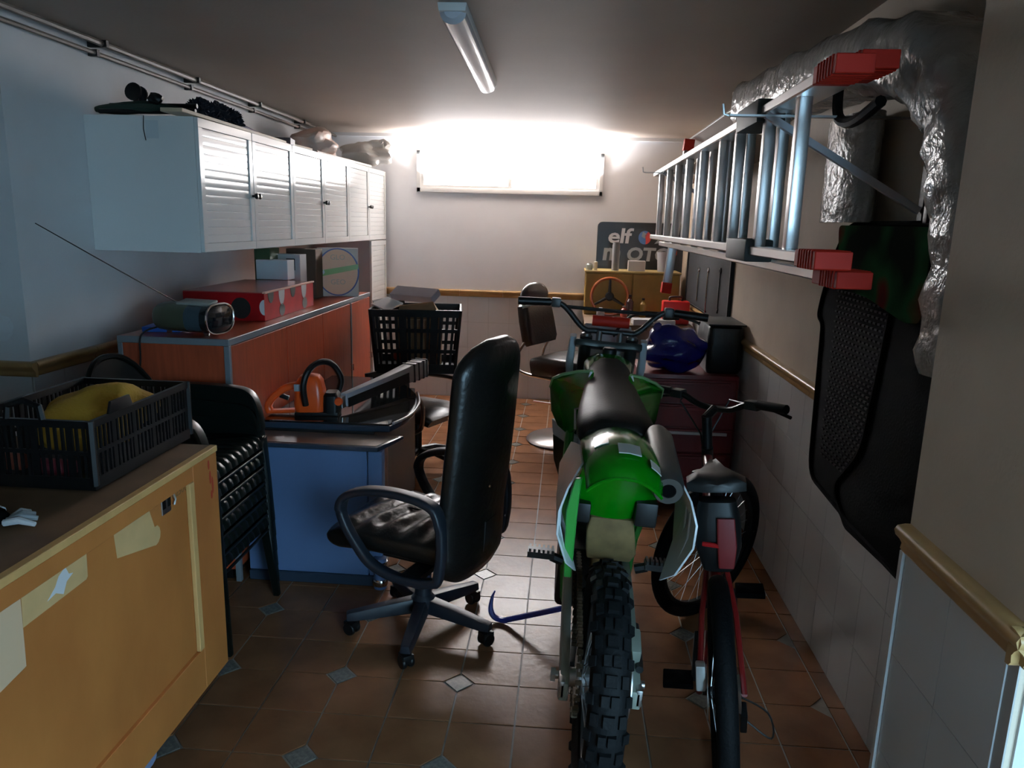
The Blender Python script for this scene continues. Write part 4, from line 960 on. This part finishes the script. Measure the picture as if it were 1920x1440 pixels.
# left edge details
tag(MB().box(-2.60,-2.355,NY-.02,NY-.001,1.46,1.80).build('wall_notice', mat('navy_notice', (.012,.014,.06), .35), bevel=.003), 'dark navy notice plate on the short wall at the left edge', 'notice')
tag(MB().blob((-2.42,NY-.006,1.20), (.10,.006,.055), 4, .3, 3).build('plaster_patch', mat('plaster', (.74,.76,.78), .8)), 'white plaster patch on the short wall at the left edge', 'patch')

# ------------------------------------------------------------------ motocross bike
def wheel_M(c): return Matrix.Translation(c) @ Matrix.Rotation(R(90), 4, 'Y')
def mc_wheel(t, c, Rr, wd, nm, nrow, spokes=True):
    M_ = wheel_M(c)
    prof = []
    for k in range(13):
        q = R(-100+200*k/12)
        prof.append((Rr-.05+ (.042)*math.cos(q), wd*.92*math.sin(q)))
    prof = [(Rr-.085,-wd*.6)]+prof+[(Rr-.085,wd*.6)]
    MB().lathe(prof, 56, M_, cap=False).build(nm, rubber, t, ang=70)
    kb = MB(); 
    for i in range(nrow):
        a_ = 2*math.pi*i/nrow
        lay = ((-.40,.0),(.40,.0)) if i % 2 == 0 else ((-.88,.28),(.88,.28),(0,0)) if False else ((-.95,.5),(.95,.5))
        items = [(-.27,0,.24,.52),(.27,0,.24,.52),(-1.0,.72,.26,.50),(1.0,.72,.26,.50)] if i % 2 == 0 else [(-.74,.42,.24,.60),(.74,.42,.24,.60),(0,0,.34,.56)]
        for u, tilt, sx, sl in items:
            sgn = 1 if u > 0 else -1
            rad = Rr-.004-.028*abs(u)**2.2
            T = M_ @ Matrix.Rotation(a_, 4, 'Z') @ Matrix.Translation((rad, 0, u*wd*.82)) @ Matrix.Rotation(-sgn*tilt if u else 0, 4, 'Y')
            L_ = 2*math.pi*Rr/nrow*sl*1.12; W_ = wd*sx
            kb.loft([[T @ V(p) for p in ((-.012,-L_*.55,-W_*.85),(-.012,L_*.55,-W_*.85),(-.012,L_*.55,W_*.85),(-.012,-L_*.55,W_*.85))], [T @ V(p) for p in ((.007,-L_*.46,-W_*.72),(.007,L_*.46,-W_*.72),(.007,L_*.46,W_*.72),(.007,-L_*.46,W_*.72))]])
    k_ = kb.build('tread_knobs', rubber, t, smooth=False); k_['kind'] = 'stuff'
    MB().lathe([(Rr-.085,-wd*.62),(Rr-.08,-wd*.55),(Rr-.095,-wd*.3),(Rr-.095,wd*.3),(Rr-.08,wd*.55),(Rr-.085,wd*.62),(Rr-.10,wd*.5),(Rr-.105,0),(Rr-.10,-wd*.5)], 48, M_, cap=False).build('rim', steel_dk, t, ang=60)
    MB().lathe([(.012,-.09),(.028,-.09),(.028,-.06),(.05,-.055),(.05,-.045),(.03,-.03),(.03,.03),(.05,.045),(.05,.055),(.028,.06),(.028,.09),(.012,.09)], 20, M_).build('hub', steel, t)
    sp = MB()
    for i in range(36):
        a_ = 2*math.pi*i/36; b_ = a_+(.5 if i % 4 < 2 else -.5); s = 1 if i % 2 else -1
        sp.tube([M_ @ V((.045*math.cos(b_), .045*math.sin(b_), s*.05)), M_ @ V(((Rr-.10)*math.cos(a_), (Rr-.10)*math.sin(a_), s*.008))], .002, 5)
    o = sp.build('spokes', steel, t); o['kind'] = 'stuff'
bike = thing('dirt_bike', 'lime green motocross bike with knobbly rear tyre facing the window', 'motorbike', (.125, 2.03, 0), (0, 3.4, 0))
t = bike
AX = .352
mc_wheel(t, V((0,0,AX)), .352, .058, 'rear_tyre', 44)
mc_wheel(t, V((0,1.50,.362)), .362, .045, 'front_tyre', 40)
# swingarm, chain, sprockets
for s in (-1,1):
    MB().loft([[V((s*.105+u, y, z+v)) for u, v in ((-.014,-h_),(.014,-h_),(.014,h_),(-.014,h_))] for y, z, h_ in ((-.075,.345,.028),(.0,.352,.036),(.14,.375,.046),(.36,.42,.05),(.56,.45,.04))]).build('swingarm', greyplate, t, bevel=.006)
    MB().obox((s*.112,-.045,.352),(.02,.06,.055)).build('axle_block', steel, t, bevel=.005)
MB().tube([(-.135,0,.352),(.135,0,.352)], .012, 12).build('axle', steel, t)
MB().lathe([(.022,0),(.022,.014),(.014,.014)],6,Matrix.Translation((-.145,0,.352)) @ Matrix.Rotation(R(90),4,'Y')).build('axle_nut', steel, t)
cx = -.068
MB().lathe([(.06,-.002),(.104,-.002),(.104,.002),(.06,.002)],44,wheel_M(V((cx,0,.352)))).build('sprocket', alu, t)
loop = [(cx, .106*math.cos(R(q)), .352+.106*math.sin(R(q))) for q in range(95,276,12)]+[(cx,.20,.272),(cx,.42,.36)]+[(cx,.60+.045*math.cos(R(q)),.44+.045*math.sin(R(q))) for q in range(-80,81,40)]+[(cx,.40,.50),(cx,.20,.475)]
loop = [V(p) for p in loop]; dense = []
for i, p in enumerate(loop):
    q = loop[(i+1) % len(loop)]; n_ = max(1, int((q-p).length/.016))
    dense += [p.lerp(q, k/n_) for k in range(n_)]
cb = MB()
for i, p in enumerate(dense):
    q = dense[(i+1) % len(dense)]; d_ = (q-p); rx = math.degrees(math.atan2(d_.z, d_.y))
    cb.obox(p, (.018 if i % 2 else .012, .013, .013), (rx,0,0))
o = cb.build('chain', mat('chain_metal', (.16,.13,.09), .4, metal=.8), t, smooth=False); o['kind'] = 'stuff'
MB().box(cx-.016,cx+.016,.16,.30,.272,.30).build('chain_guide', black_pl, t, bevel=.004)
MB().tube([(.115,.0,.40),(.12,.10,.40),(.12,.22,.42)], .012, 8).build('brake_hose', black_pl, t)
MB().lathe([(.05,-.002),(.105,-.002),(.105,.002),(.05,.002)],36,wheel_M(V((.085,0,.352)))).build('brake_disc', steel, t)
MB().obox((.10,.06,.44),(.035,.09,.06),(20,0,0)).build('brake_caliper', greyplate, t, bevel=.008)
# engine and frame
MB().box(-.14,.13,.58,.92,.26,.50).build('crankcase', steel_dk, t, bevel=.03, seg=3)
MB().obox((0,.82,.60),(.17,.18,.22),(12,0,0)).build('cylinder', steel_dk, t, bevel=.02)
for k in range(5): MB().obox((0,.82+.002*k,.54+.035*k),(.19,.20,.008),(12,0,0)).build('cooling_fin', steel_dk, t)
for s in (-1,1):
    MB().tube(spline([(s*.05,1.20,1.02),(s*.13,.95,.90),(s*.14,.66,.74),(s*.12,.58,.50),(s*.10,.60,.28),(s*.10,.90,.23),(s*.06,1.10,.55),(s*.03,1.20,.92)],5), .018, 8).build('frame_tube', kgreen_f, t)
    MB().tube([(s*.12,.62,.78),(s*.09,.30,.90),(s*.08,.08,.93)], .013, 8).build('subframe_tube', kgreen_f, t)
    MB().tube([(s*.12,.58,.52),(s*.10,.16,.88)], .013, 8).build('subframe_tube', kgreen_f, t)
    # footpeg
    pg = MB().tube([(s*.13,.47,.50),(s*.17,.465,.515)], .018, 8).build('footpeg_mount', steel_dk, t)
    fp = MB().box(min(s*.16,s*.255),max(s*.16,s*.255),.435,.485,.515,.537)
    for q in range(6):
        xx = s*(.167+.016*q); fp.box(xx-.004,xx+.004,.437,.483,.537,.548)
    fp.build('footpeg', steel_dk, t)
MB().tube([(0,.32,.86),(0,.46,.62),(0,.50,.45)], [.03,.035,.03], 14).build('rear_shock', tan, t)
# seat
def bsec(y, z, w_, d_, crown=.02):
    return [V((x*w_, y, z+zz)) for x, zz in ((-.92,-d_),(-1,-d_*.5),(-.98,-.025),(-.85,-.006),(-.5,crown*.7),(0,crown),(.5,crown*.7),(.85,-.006),(.98,-.025),(1,-d_*.5),(.92,-d_))]
MB().loft([bsec(.33,1.035,.112,.05,.006), bsec(.36,1.050,.126,.07), bsec(.46,1.058,.132,.09), bsec(.60,1.066,.126,.11), bsec(.75,1.080,.112,.11), bsec(.90,1.10,.098,.10), bsec(1.00,1.125,.09,.08), bsec(1.05,1.14,.07,.05,.01)]).build('seat', mat('seat_vinyl', (.008,.007,.006), .5, bump=.1, bscale=90, spec=.25), t, ang=50)
# rear fender
def fsec(y, z, w_, dr): return [V((x*w_, y, z-dr*abs(x)**2.4)) for x in (-1,-.9,-.75,-.5,-.25,0,.25,.5,.75,.9,1)]
fs = [fsec(.40,1.035,.115,.06), fsec(.30,1.055,.118,.055), fsec(.18,1.066,.118,.055), fsec(.06,1.060,.114,.052), (fsec(-.02,1.035,.108,.05)), fsec(-.055,1.005,.104,.045)]
mb = MB(); mb.loft([a_+[p-V((0,0,.004)) for p in reversed(a_)] for a_ in fs]); mb.build('rear_fender', kgreen, t, ang=50)
MB().tube(fs[-1], .005, 6).build('fender_lip', kgreen, t)
for q, (y0, y1, x0, x1) in enumerate(((.02,.09,-.02,.045),(-.02,.03,.07,.10),(.10,.20,-.085,-.045))):
    def fz(x, y): return 1.0665-.012*((y-.16)/.16)**2-.053*abs(x/.114)**2.4+.002
    MB().loft([[V((x, y, fz(x,y))) for x in (x0, (x0+x1)/2, x1)]+[V((x, y, fz(x,y)-.003)) for x in (x1, (x0+x1)/2, x0)] for y in (y0, (y0+y1)/2, y1)]).build('sticker', mat('sticker_silver', (.34,.38,.36), .2), t)
xs_ = (-1,-.8,-.5,-.2,.1,.4,.7,1)
ud = [[V((.112*x, .045+.03*x*x, .985)) for x in xs_], [V((.122*x-.006, .05+.03*x*x, .93)) for x in xs_], [V((.115*x-.012, .06+.03*x*x, .875)) for x in xs_], [V((.078*x-.016, .075+.02*x*x, .835)) for x in xs_]]
MB().loft([a_+[p+V((0,.006,0)) for p in reversed(a_)] for a_ in ud]).build('fender_underside', kgreen, t, ang=60)
MB().loft([[V((-.135,.03,.96)),V((-.118,.03,.965)),V((-.112,.05,.965)),V((-.135,.05,.96))],[V((-.150,.03,.86)),V((-.118,.03,.86)),V((-.115,.05,.86)),V((-.148,.05,.86))],[V((-.135,.10,.62)),V((-.11,.10,.62)),V((-.11,.12,.62)),V((-.135,.12,.62))]]).build('tail_strut', kgreen_f, t, bevel=.003, seg=1)
MB().box(-.122,-.078,.045,.13,.825,.885).build('tail_bracket', black_pl, t, bevel=.008)
MB().box(.05,.115,.045,.13,.83,.905).build('tail_bracket', black_pl, t, bevel=.008)
MB().sweep([(-.012,.085,.838),(-.01,.095,.79),(0,.12,.72),(0,.16,.68)], rrect(.145,.03,.008), side=(1,0,0), scale=[.85,1,1.05,.95]).build('mud_flap', tan, t)
# number plates / side panels
for s in (-1,1):
    out = [(.03,.93),(.10,.99),(.30,.985),(.45,.95),(.48,.86),(.36,.80),(.22,.73),(.08,.655),(.03,.70),(.0,.80),(.0,.87)]
    def px_(z): return s*((.195 if s > 0 else .145)+.03-1.4*(z-.84)**2-(.30*max(0,z-.90))-(.25*max(0,.74-z)))
    A = [V((px_(z), y, z)) for y, z in out]; Bp = [p-V((s*.006,0,0)) for p in A]
    mid = V((px_(.84)+s*.004, .2, .84))
    mb = MB(); n_ = len(A)
    for q, dx in ((A, .0), (Bp, -.006)):
        cvt = mb.bm.verts.new(mid+V((s*dx,0,0))); vv = [mb.bm.verts.new(p) for p in q]
        for k in range(n_): mb.bm.faces.new((cvt, vv[k], vv[(k+1) % n_]))
    mb.loft([A, Bp], cap=False); bmesh.ops.remove_doubles(mb.bm, verts=mb.bm.verts, dist=.0002)
    o = mb.build('side_panel', mat('panel_white', (.62,.66,.68), .25), t, ang=50)
    for k in range(2): MB().tube([V((px_(z)-s*.008, .06+.07*k+.1*(z-.7), z)) for z in (.72,.80,.88)], .004, 6).build('panel_rib', mat('panel_white', (.62,.66,.68), .25), o)
# silencer on the right
Ms = Matrix.Translation((.128,.0,.965)) @ Matrix.Rotation(R(-80),4,'X')
MB().lathe([(.0,.004),(.020,.004),(.022,-.002),(.040,-.002),(.045,.01),(.048,.04),(.048,.32),(.035,.37)],28,Ms).build('silencer', mat('silencer', (.10,.10,.095), .4, metal=.7), t)
MB().lathe([(.02,.0035),(.02,-.001),(.0,-.001)],18,Ms).build('silencer_outlet', black_mt, t)
MB().tube(spline([(.125,.37,.87),(.13,.55,.80),(.12,.72,.70),(.06,.90,.62)],5), .022, 10).build('exhaust_pipe', steel_dk, t)
# tank and shrouds
MB().loft([bsec(.96,1.10,.085,.16,.01), bsec(1.08,1.14,.105,.2,.02), bsec(1.18,1.13,.10,.22,.02), bsec(1.26,1.08,.07,.18,.01)]).build('tank', kgreen, t, ang=50)
MB().lathe([(.03,0),(.03,.02),(.025,.026)],16,Matrix.Translation((0,1.12,1.155))).build('tank_cap', black_pl, t)
shro = [(.085,.70,.97),(.088,.80,1.06),(.078,.88,1.115),(.13,.93,1.10),(.19,.97,1.075),(.228,1.02,1.045),(.236,1.10,.99),(.222,1.06,.90),(.19,.96,.865),(.15,.86,.86),(.12,.80,.90),(.125,.86,.965),(.11,.80,.985)]
sc_ = V((.14,.92,.99))
for s in (-1,1):
    A = [V((s*x, y, z)) for x, y, z in shro]; B = [V((s*(x-.012), y+.012, z-.002)) for x, y, z in shro]
    MB().loft([A, B]).build('shroud', kgreen, t, bevel=.003, seg=2)
    MB().tube([V((s*(x-.003), y, z+.003)) for x, y, z in shro[2:7]], .007, 6).build('shroud_edge', mat('shroud_edge', (.20,.36,.16), .15), t)
    MB().tube([V((s*(x+.002), y, z)) for x, y, z in (shro[2], shro[12], shro[11], shro[10])], .005, 6).build('white_edge', mat('panel_white', (.62,.66,.68), .25), t)
    MB().obox((s*.13,1.12,.88),(.05,.10,.26),(-8,0,0)).build('radiator', black_mt, t, bevel=.006)
    # lower cowl with a white band and black side
    C0 = [V((s*x, y, z)) for x, y, z in ((.215,1.04,.87),(.10,.88,.84),(.10,.90,.78),(.205,1.06,.80))]
    MB().loft([C0, [p+V((-s*.01,.012,0)) for p in C0]]).build('graphic', mat('panel_white', (.62,.66,.68), .25), t, bevel=.002, seg=1)
    C1 = [V((s*x, y, z)) for x, y, z in ((.205,1.065,.798),(.10,.905,.778),(.09,.98,.60),(.15,1.06,.58),(.19,1.08,.68))]
    MB().loft([C1, [p+V((-s*.01,.012,0)) for p in C1]]).build('lower_cowl', mat('cowl_dark', (.012,.035,.02), .3), t, bevel=.002, seg=1)
# fork, clamps, front fender
for s in (-1,1):
    f0, f1 = V((s*.10,1.24,1.205)), V((s*.10,1.50,.37))
    MB().tube([f0, f0.lerp(f1,.45)], .027, 14).build('fork_tube', steel_dk, t)
    MB().tube([f0.lerp(f1,.44), f1], .022, 14).build('fork_slider', alu, t)
    MB().sweep([f0.lerp(f1,.5)+V((s*.01,.03,0)), f0.lerp(f1,.75)+V((s*.01,.035,0)), f1+V((s*.01,.04,0))], rrect(.06,.02,.008), side=(1,0,0)).build('fork_guard', white_pl, t)
    MB().lathe([(.02,0),(.022,.012),(.012,.016)],14,Matrix.Translation(f0)).build('fork_cap', steel, t)
for z, y in ((1.17,1.245),(.98,1.305)):
    MB().prism([(-.145,-.035),(-.10,-.045),(-.04,-.03),(.04,-.03),(.10,-.045),(.145,-.035),(.145,.03),(.10,.045),(.04,.05),(-.04,.05),(-.10,.045),(-.145,.03)], -.015,.015, Matrix.Translation((0,y,z)) @ Matrix.Rotation(R(-17),4,'X')).build('triple_clamp', mat('clamp_dark', (.035,.04,.037), .4, metal=.5), t, bevel=.008)
for s in (-1,1): MB().tube([(s*.045,1.245,1.18),(s*.045,1.235,1.235)], .014, 10).build('bar_mount', steel, t)
hb = spline([(-.405,1.235,1.333),(-.28,1.255,1.338),(-.21,1.26,1.325),(-.12,1.245,1.24),(-.06,1.24,1.232),(.06,1.24,1.232),(.12,1.245,1.24),(.21,1.26,1.325),(.28,1.255,1.338),(.405,1.235,1.333)],6)
MB().tube(hb, .0125, 12).build('handlebar', steel_dk, t)
for s in (-1,1):
    MB().tube([(s*.27,1.256,1.337),(s*.41,1.234,1.332)], .0175, 12).build('grip', black_pl, t)
    MB().obox((s*.245,1.257,1.337),(.04,.04,.04),(0,0,0)).build('lever_clamp', steel_dk, t, bevel=.006)
    MB().tube(spline([(s*.22,1.275,1.325),(s*.28,1.30,1.322),(s*.34,1.325,1.31),(s*.395,1.325,1.295)],4), [.008]*6+[.006]*6+[.009], 8).build('lever', alu if s < 0 else steel_dk, t)
MB().tube([(-.20,1.262,1.322),(.20,1.262,1.322)], .008, 8).build('crossbar', steel_dk, t)
MB().tube([(-.08,1.255,1.275),(.08,1.255,1.275)], .024, 12).build('bar_pad', redcap, t)
MB().tube(spline([(.24,1.26,1.33),(.10,1.36,1.30),(.02,1.38,1.15),(.06,1.32,.9)],5), .007, 6).build('throttle_cable', wire, t)
MB().sweep([(0,1.30,1.02),(0,1.36,1.14),(0,1.40,1.24)], rrect(.26,.010,.004), side=(1,0,0), scale=[.7,1,.8]).build('front_plate', mat('plate_grey', (.42,.45,.48), .3), t)
ff = [fsec(1.20,.86,.075,.03), fsec(1.40,.90,.10,.05), fsec(1.70,.88,.085,.05), fsec(1.92,.80,.05,.02)]
mb = MB(); mb.loft([a_+[p-V((0,0,.004)) for p in reversed(a_)] for a_ in ff]); mb.build('front_fender', kgreen, t, ang=50)
for s in (-1,1): MB().sweep([(s*.155,1.27,1.20),(s*.16,1.30,1.08),(s*.15,1.34,.94)], rrect(.035,.05,.012), side=(1,0,0), scale=[.8,1,.8]).build('hand_plate', mat('plate_grey', (.42,.45,.48), .3), t)

# blue crowbar leaning on the swingarm
cbp = spline([(-.262,2.955,.115),(-.268,2.95,.06),(-.255,2.945,.024),(-.215,2.935,.014),(-.16,2.92,.035),(.0,2.86,.115),(.06,2.84,.145)],6)
t = thing('crowbar', 'blue steel crowbar leaning on the motocross bike by the office chair', 'crowbar', (0,0,0))
MB().sweep(cbp, [(.012*math.cos(R(q)), .012*math.sin(R(q))) for q in range(0,360,60)], side=(.35,.94,0), scale=[.45+.55*min(1,i/8) for i in range(len(cbp))]).build('bar', blue_paint, t)
MB().tube([(-.262,2.955,.112),(-.252,2.96,.135)], [.006,.003], 6).build('claw', blue_paint, t)

# ------------------------------------------------------------------ bicycle
def bw(t, M_, Rr, wd, nm):
    prof = [(Rr-.052,-wd*.55)]+[(Rr-wd+wd*math.cos(R(q)), wd*math.sin(R(q))) for q in range(-110,111,22)]+[(Rr-.052,wd*.55)]
    o = MB().lathe(prof, 56, M_, cap=False).build(nm, mat('bike_tyre', (.003,.0034,.004), .65, bump=.3, bscale=120, spec=.12), t, ang=70)
    MB().lathe([(Rr-.05,-wd*.5),(Rr-.048,-wd*.45),(Rr-.062,-.008),(Rr-.062,.008),(Rr-.048,wd*.45),(Rr-.05,wd*.5),(Rr-.07,wd*.3),(Rr-.07,-wd*.3)], 48, M_, cap=False).build('rim', black_pl, t, ang=60)
    MB().lathe([(.004,-.055),(.010,-.055),(.010,-.04),(.022,-.034),(.022,-.028),(.012,-.02),(.012,.02),(.022,.028),(.022,.034),(.010,.04),(.010,.055),(.004,.055)],16,M_).build('hub', black_pl, t)
    sp = MB()
    for i in range(28):
        a_ = 2*math.pi*i/28; b_ = a_+(.6 if i % 4 < 2 else -.6); s = 1 if i % 2 else -1
        sp.tube([M_ @ V((.02*math.cos(b_), .02*math.sin(b_), s*.03)), M_ @ V(((Rr-.066)*math.cos(a_), (Rr-.066)*math.sin(a_), 0))], .0013, 4)
    q = sp.build('spokes', steel, t); q['kind'] = 'stuff'
bic = thing('bicycle', 'red and black mountain bicycle leaning between the motocross bike and right wall', 'bicycle', (.54, 2.02, 0), (0, -5.5, -8.0))
t = bic; WR = .34
Mr = wheel_M(V((0,0,WR))); bw(t, Mr, WR, .029, 'rear_tyre')
HA = V((0,.92,.90)); AXF = V((0,1.085,WR)); st = (HA-AXF).normalized()
Sm = Matrix.Translation(AXF) @ Matrix.Rotation(R(-42), 4, st) @ Matrix.Translation(-AXF)
Mf = Sm @ wheel_M(AXF); bw(t, Mf, WR, .029, 'front_tyre')
fred = mat('bike_red', (.16,.006,.006), .3); BB = V((0,.43,.29)); ST = V((0,.27,.74)); HT = V((0,.90,.80)); HB = V((0,.945,.68))
MB().tube([BB, ST], .018, 12).build('seat_tube', fred, t)
MB().tube([ST-V((0,0,.05)), HT], .019, 12).build('top_tube', fred, t)
MB().tube([BB, HB], .024, 12).build('down_tube', fred, t)
MB().tube([HB, HT+(HT-HB)*.3], .023, 12).build('head_tube', black_pl, t)
for s in (-1,1):
    MB().tube([V((s*.065,0,WR)), V((s*.05,.12,WR-.02)), BB+V((s*.03,0,0))], .010, 8).build('chain_stay', fred, t)
    MB().tube([V((s*.065,0,WR)), V((s*.05,.10,.54)), ST+V((s*.02,0,-.06))], .009, 8).build('seat_stay', fred, t)
    MB().tube([Sm @ V((s*.055,1.085,WR)), Sm @ V((s*.055,1.02,.60)), Sm @ V((s*.05,.985,.66))], .016, 10).build('fork_leg', black_pl, t)
MB().obox(Sm @ V((0,.985,.675)), (.13,.05,.05), (0,0,-42)).build('fork_crown', black_pl, t, bevel=.01)
MB().tube([ST, V((0,.225,.92))], .0145, 10).build('seat_post', black_pl, t)
MB().tube([ST+V((0,0,-.015)), ST+V((0,-.004,.015))], .024, 12).build('seat_clamp', fred, t)
def ssec(y, w_, z, d_): return [V((w_*x, y, z+zz)) for x, zz in ((-1,-d_),(-1,-.01),(-.6,.008),(0,.002),(.6,.008),(1,-.01),(1,-d_))]
MB().loft([ssec(.09,.045,.95,.02), ssec(.11,.085,.963,.035), ssec(.17,.086,.963,.04), ssec(.24,.05,.955,.035), ssec(.31,.026,.951,.03), ssec(.365,.016,.943,.02)]).build('saddle', mat('saddle', (.010,.010,.010), .42), t, ang=50)
for s in (-1,1): MB().tube([(s*.022,.12,.925),(s*.02,.2,.918),(s*.015,.33,.925)], .0035, 6).build('saddle_rail', steel_dk, t)
# steering: stem + riser bar rotated with the wheel
HD = HT+(HT-HB)*.3
SM2 = Matrix.Translation(HD) @ Matrix.Rotation(R(-42), 4, 'Z') @ Matrix.Translation(-HD)
MB().tube([HD, HD+V((0,-.01,.13))], .020, 12).build('steerer_cap', black_pl, t)
bc = HD+V((0,.05,.15))
MB().tube([SM2 @ (HD+V((0,-.01,.12))), SM2 @ bc], .018, 10).build('stem', black_pl, t)
hbp = [SM2 @ (bc+V(p)) for p in spline([(-.33,-.03,.05),(-.18,-.01,.045),(-.07,0,.004),(.07,0,.004),(.18,-.01,.045),(.33,-.03,.05)],5)]
MB().tube(hbp, .0125, 10).build('handlebar', black_pl, t)
for s in (-1,1):
    MB().tube([SM2 @ (bc+V((s*.215,-.015,.047))), SM2 @ (bc+V((s*.345,-.032,.051)))], .0175, 12).build('grip', black_pl, t)
    MB().obox(SM2 @ (bc+V((s*.185,-.005,.04))), (.06,.04,.035), (0,0,-42)).build('shifter', steel_dk, t, bevel=.006)
    MB().tube([SM2 @ (bc+V(p)) for p in spline([(s*.17,.0,.035),(s*.20,.035,.028),(s*.26,.04,.015),(s*.32,.03,.005)],4)], .007, 8).build('brake_lever', black_pl, t)
    MB().tube([SM2 @ (bc+V((s*.17,.02,.03)))]+[V(p) for p in ((s*.10,1.10,.98),(s*.02,1.08,.84),(0,.96,.70))], .004, 6).build('cable', wire, t)
# drivetrain
MB().lathe([(.03,-.002),(.085,-.002),(.088,0),(.085,.002),(.03,.002)],32,wheel_M(BB+V((.05,0,0)))).build('chainring', steel_dk, t)
for s, q in ((1,35),(-1,215)):
    e_ = BB+V((s*.075, .17*math.cos(R(q)), .17*math.sin(R(q))))
    MB().tube([BB+V((s*.06,0,0)), e_], .012, 8).build('crank', steel_dk, t)
    MB().obox(e_+V((s*.055,0,0)), (.10,.085,.022), (0,0,0)).build('pedal', black_mt, t, bevel=.004)
MB().lathe([(.02,-.012),(.035,-.012),(.05,.0),(.055,.012),(.02,.012)],24,wheel_M(V((.04,0,WR)))).build('cassette', steel, t)
MB().obox((.062,.02,WR-.09),(.02,.05,.09),(25,0,0)).build('rear_derailleur', black_pl, t, bevel=.005)
MB().obox((-.06,-.005,WR+.055),(.028,.05,.075),(-10,0,0)).build('brake_caliper', mat('caliper_white', (.55,.55,.53), .4), t, bevel=.006)
MB().lathe([(.03,-.001),(.078,-.001),(.078,.001),(.03,.001)],32,wheel_M(V((-.042,0,WR)))).build('brake_disc', steel, t)
MB().tube(spline([(.05,.02,WR-.02),(.13,-.01,WR-.05),(.14,.0,WR-.14),(.07,.02,WR-.10)],5), .003, 6).build('gear_cable', wire, t)
MB().tube([(0,.40,.47),(0,.36,.62)], .022, 12).build('rear_shock', fred, t)

# saddle bag hanging under the bicycle saddle
sbm = MB().sweep([(0,.075,.915),(0,.07,.86),(0,.065,.78),(0,.075,.71)], rrect(.13,.10,.035), scale=[.8,1,1,.7]); sbm.build('saddle_bag', black_pl, bic)
MB().sweep([(.02,.012,.88),(.022,.006,.80),(.02,.014,.73)], rrect(.055,.012,.005), scale=[.9,1,.8]).build('saddle_bag_panel', mat('bag_red', (.16,.006,.008), .5), bic)
MB().tube([(-.045,.02,.80),(.0,.006,.80)], .007, 8).build('rear_lamp', mat('lamp_red', (.35,.01,.012), .2), bic)
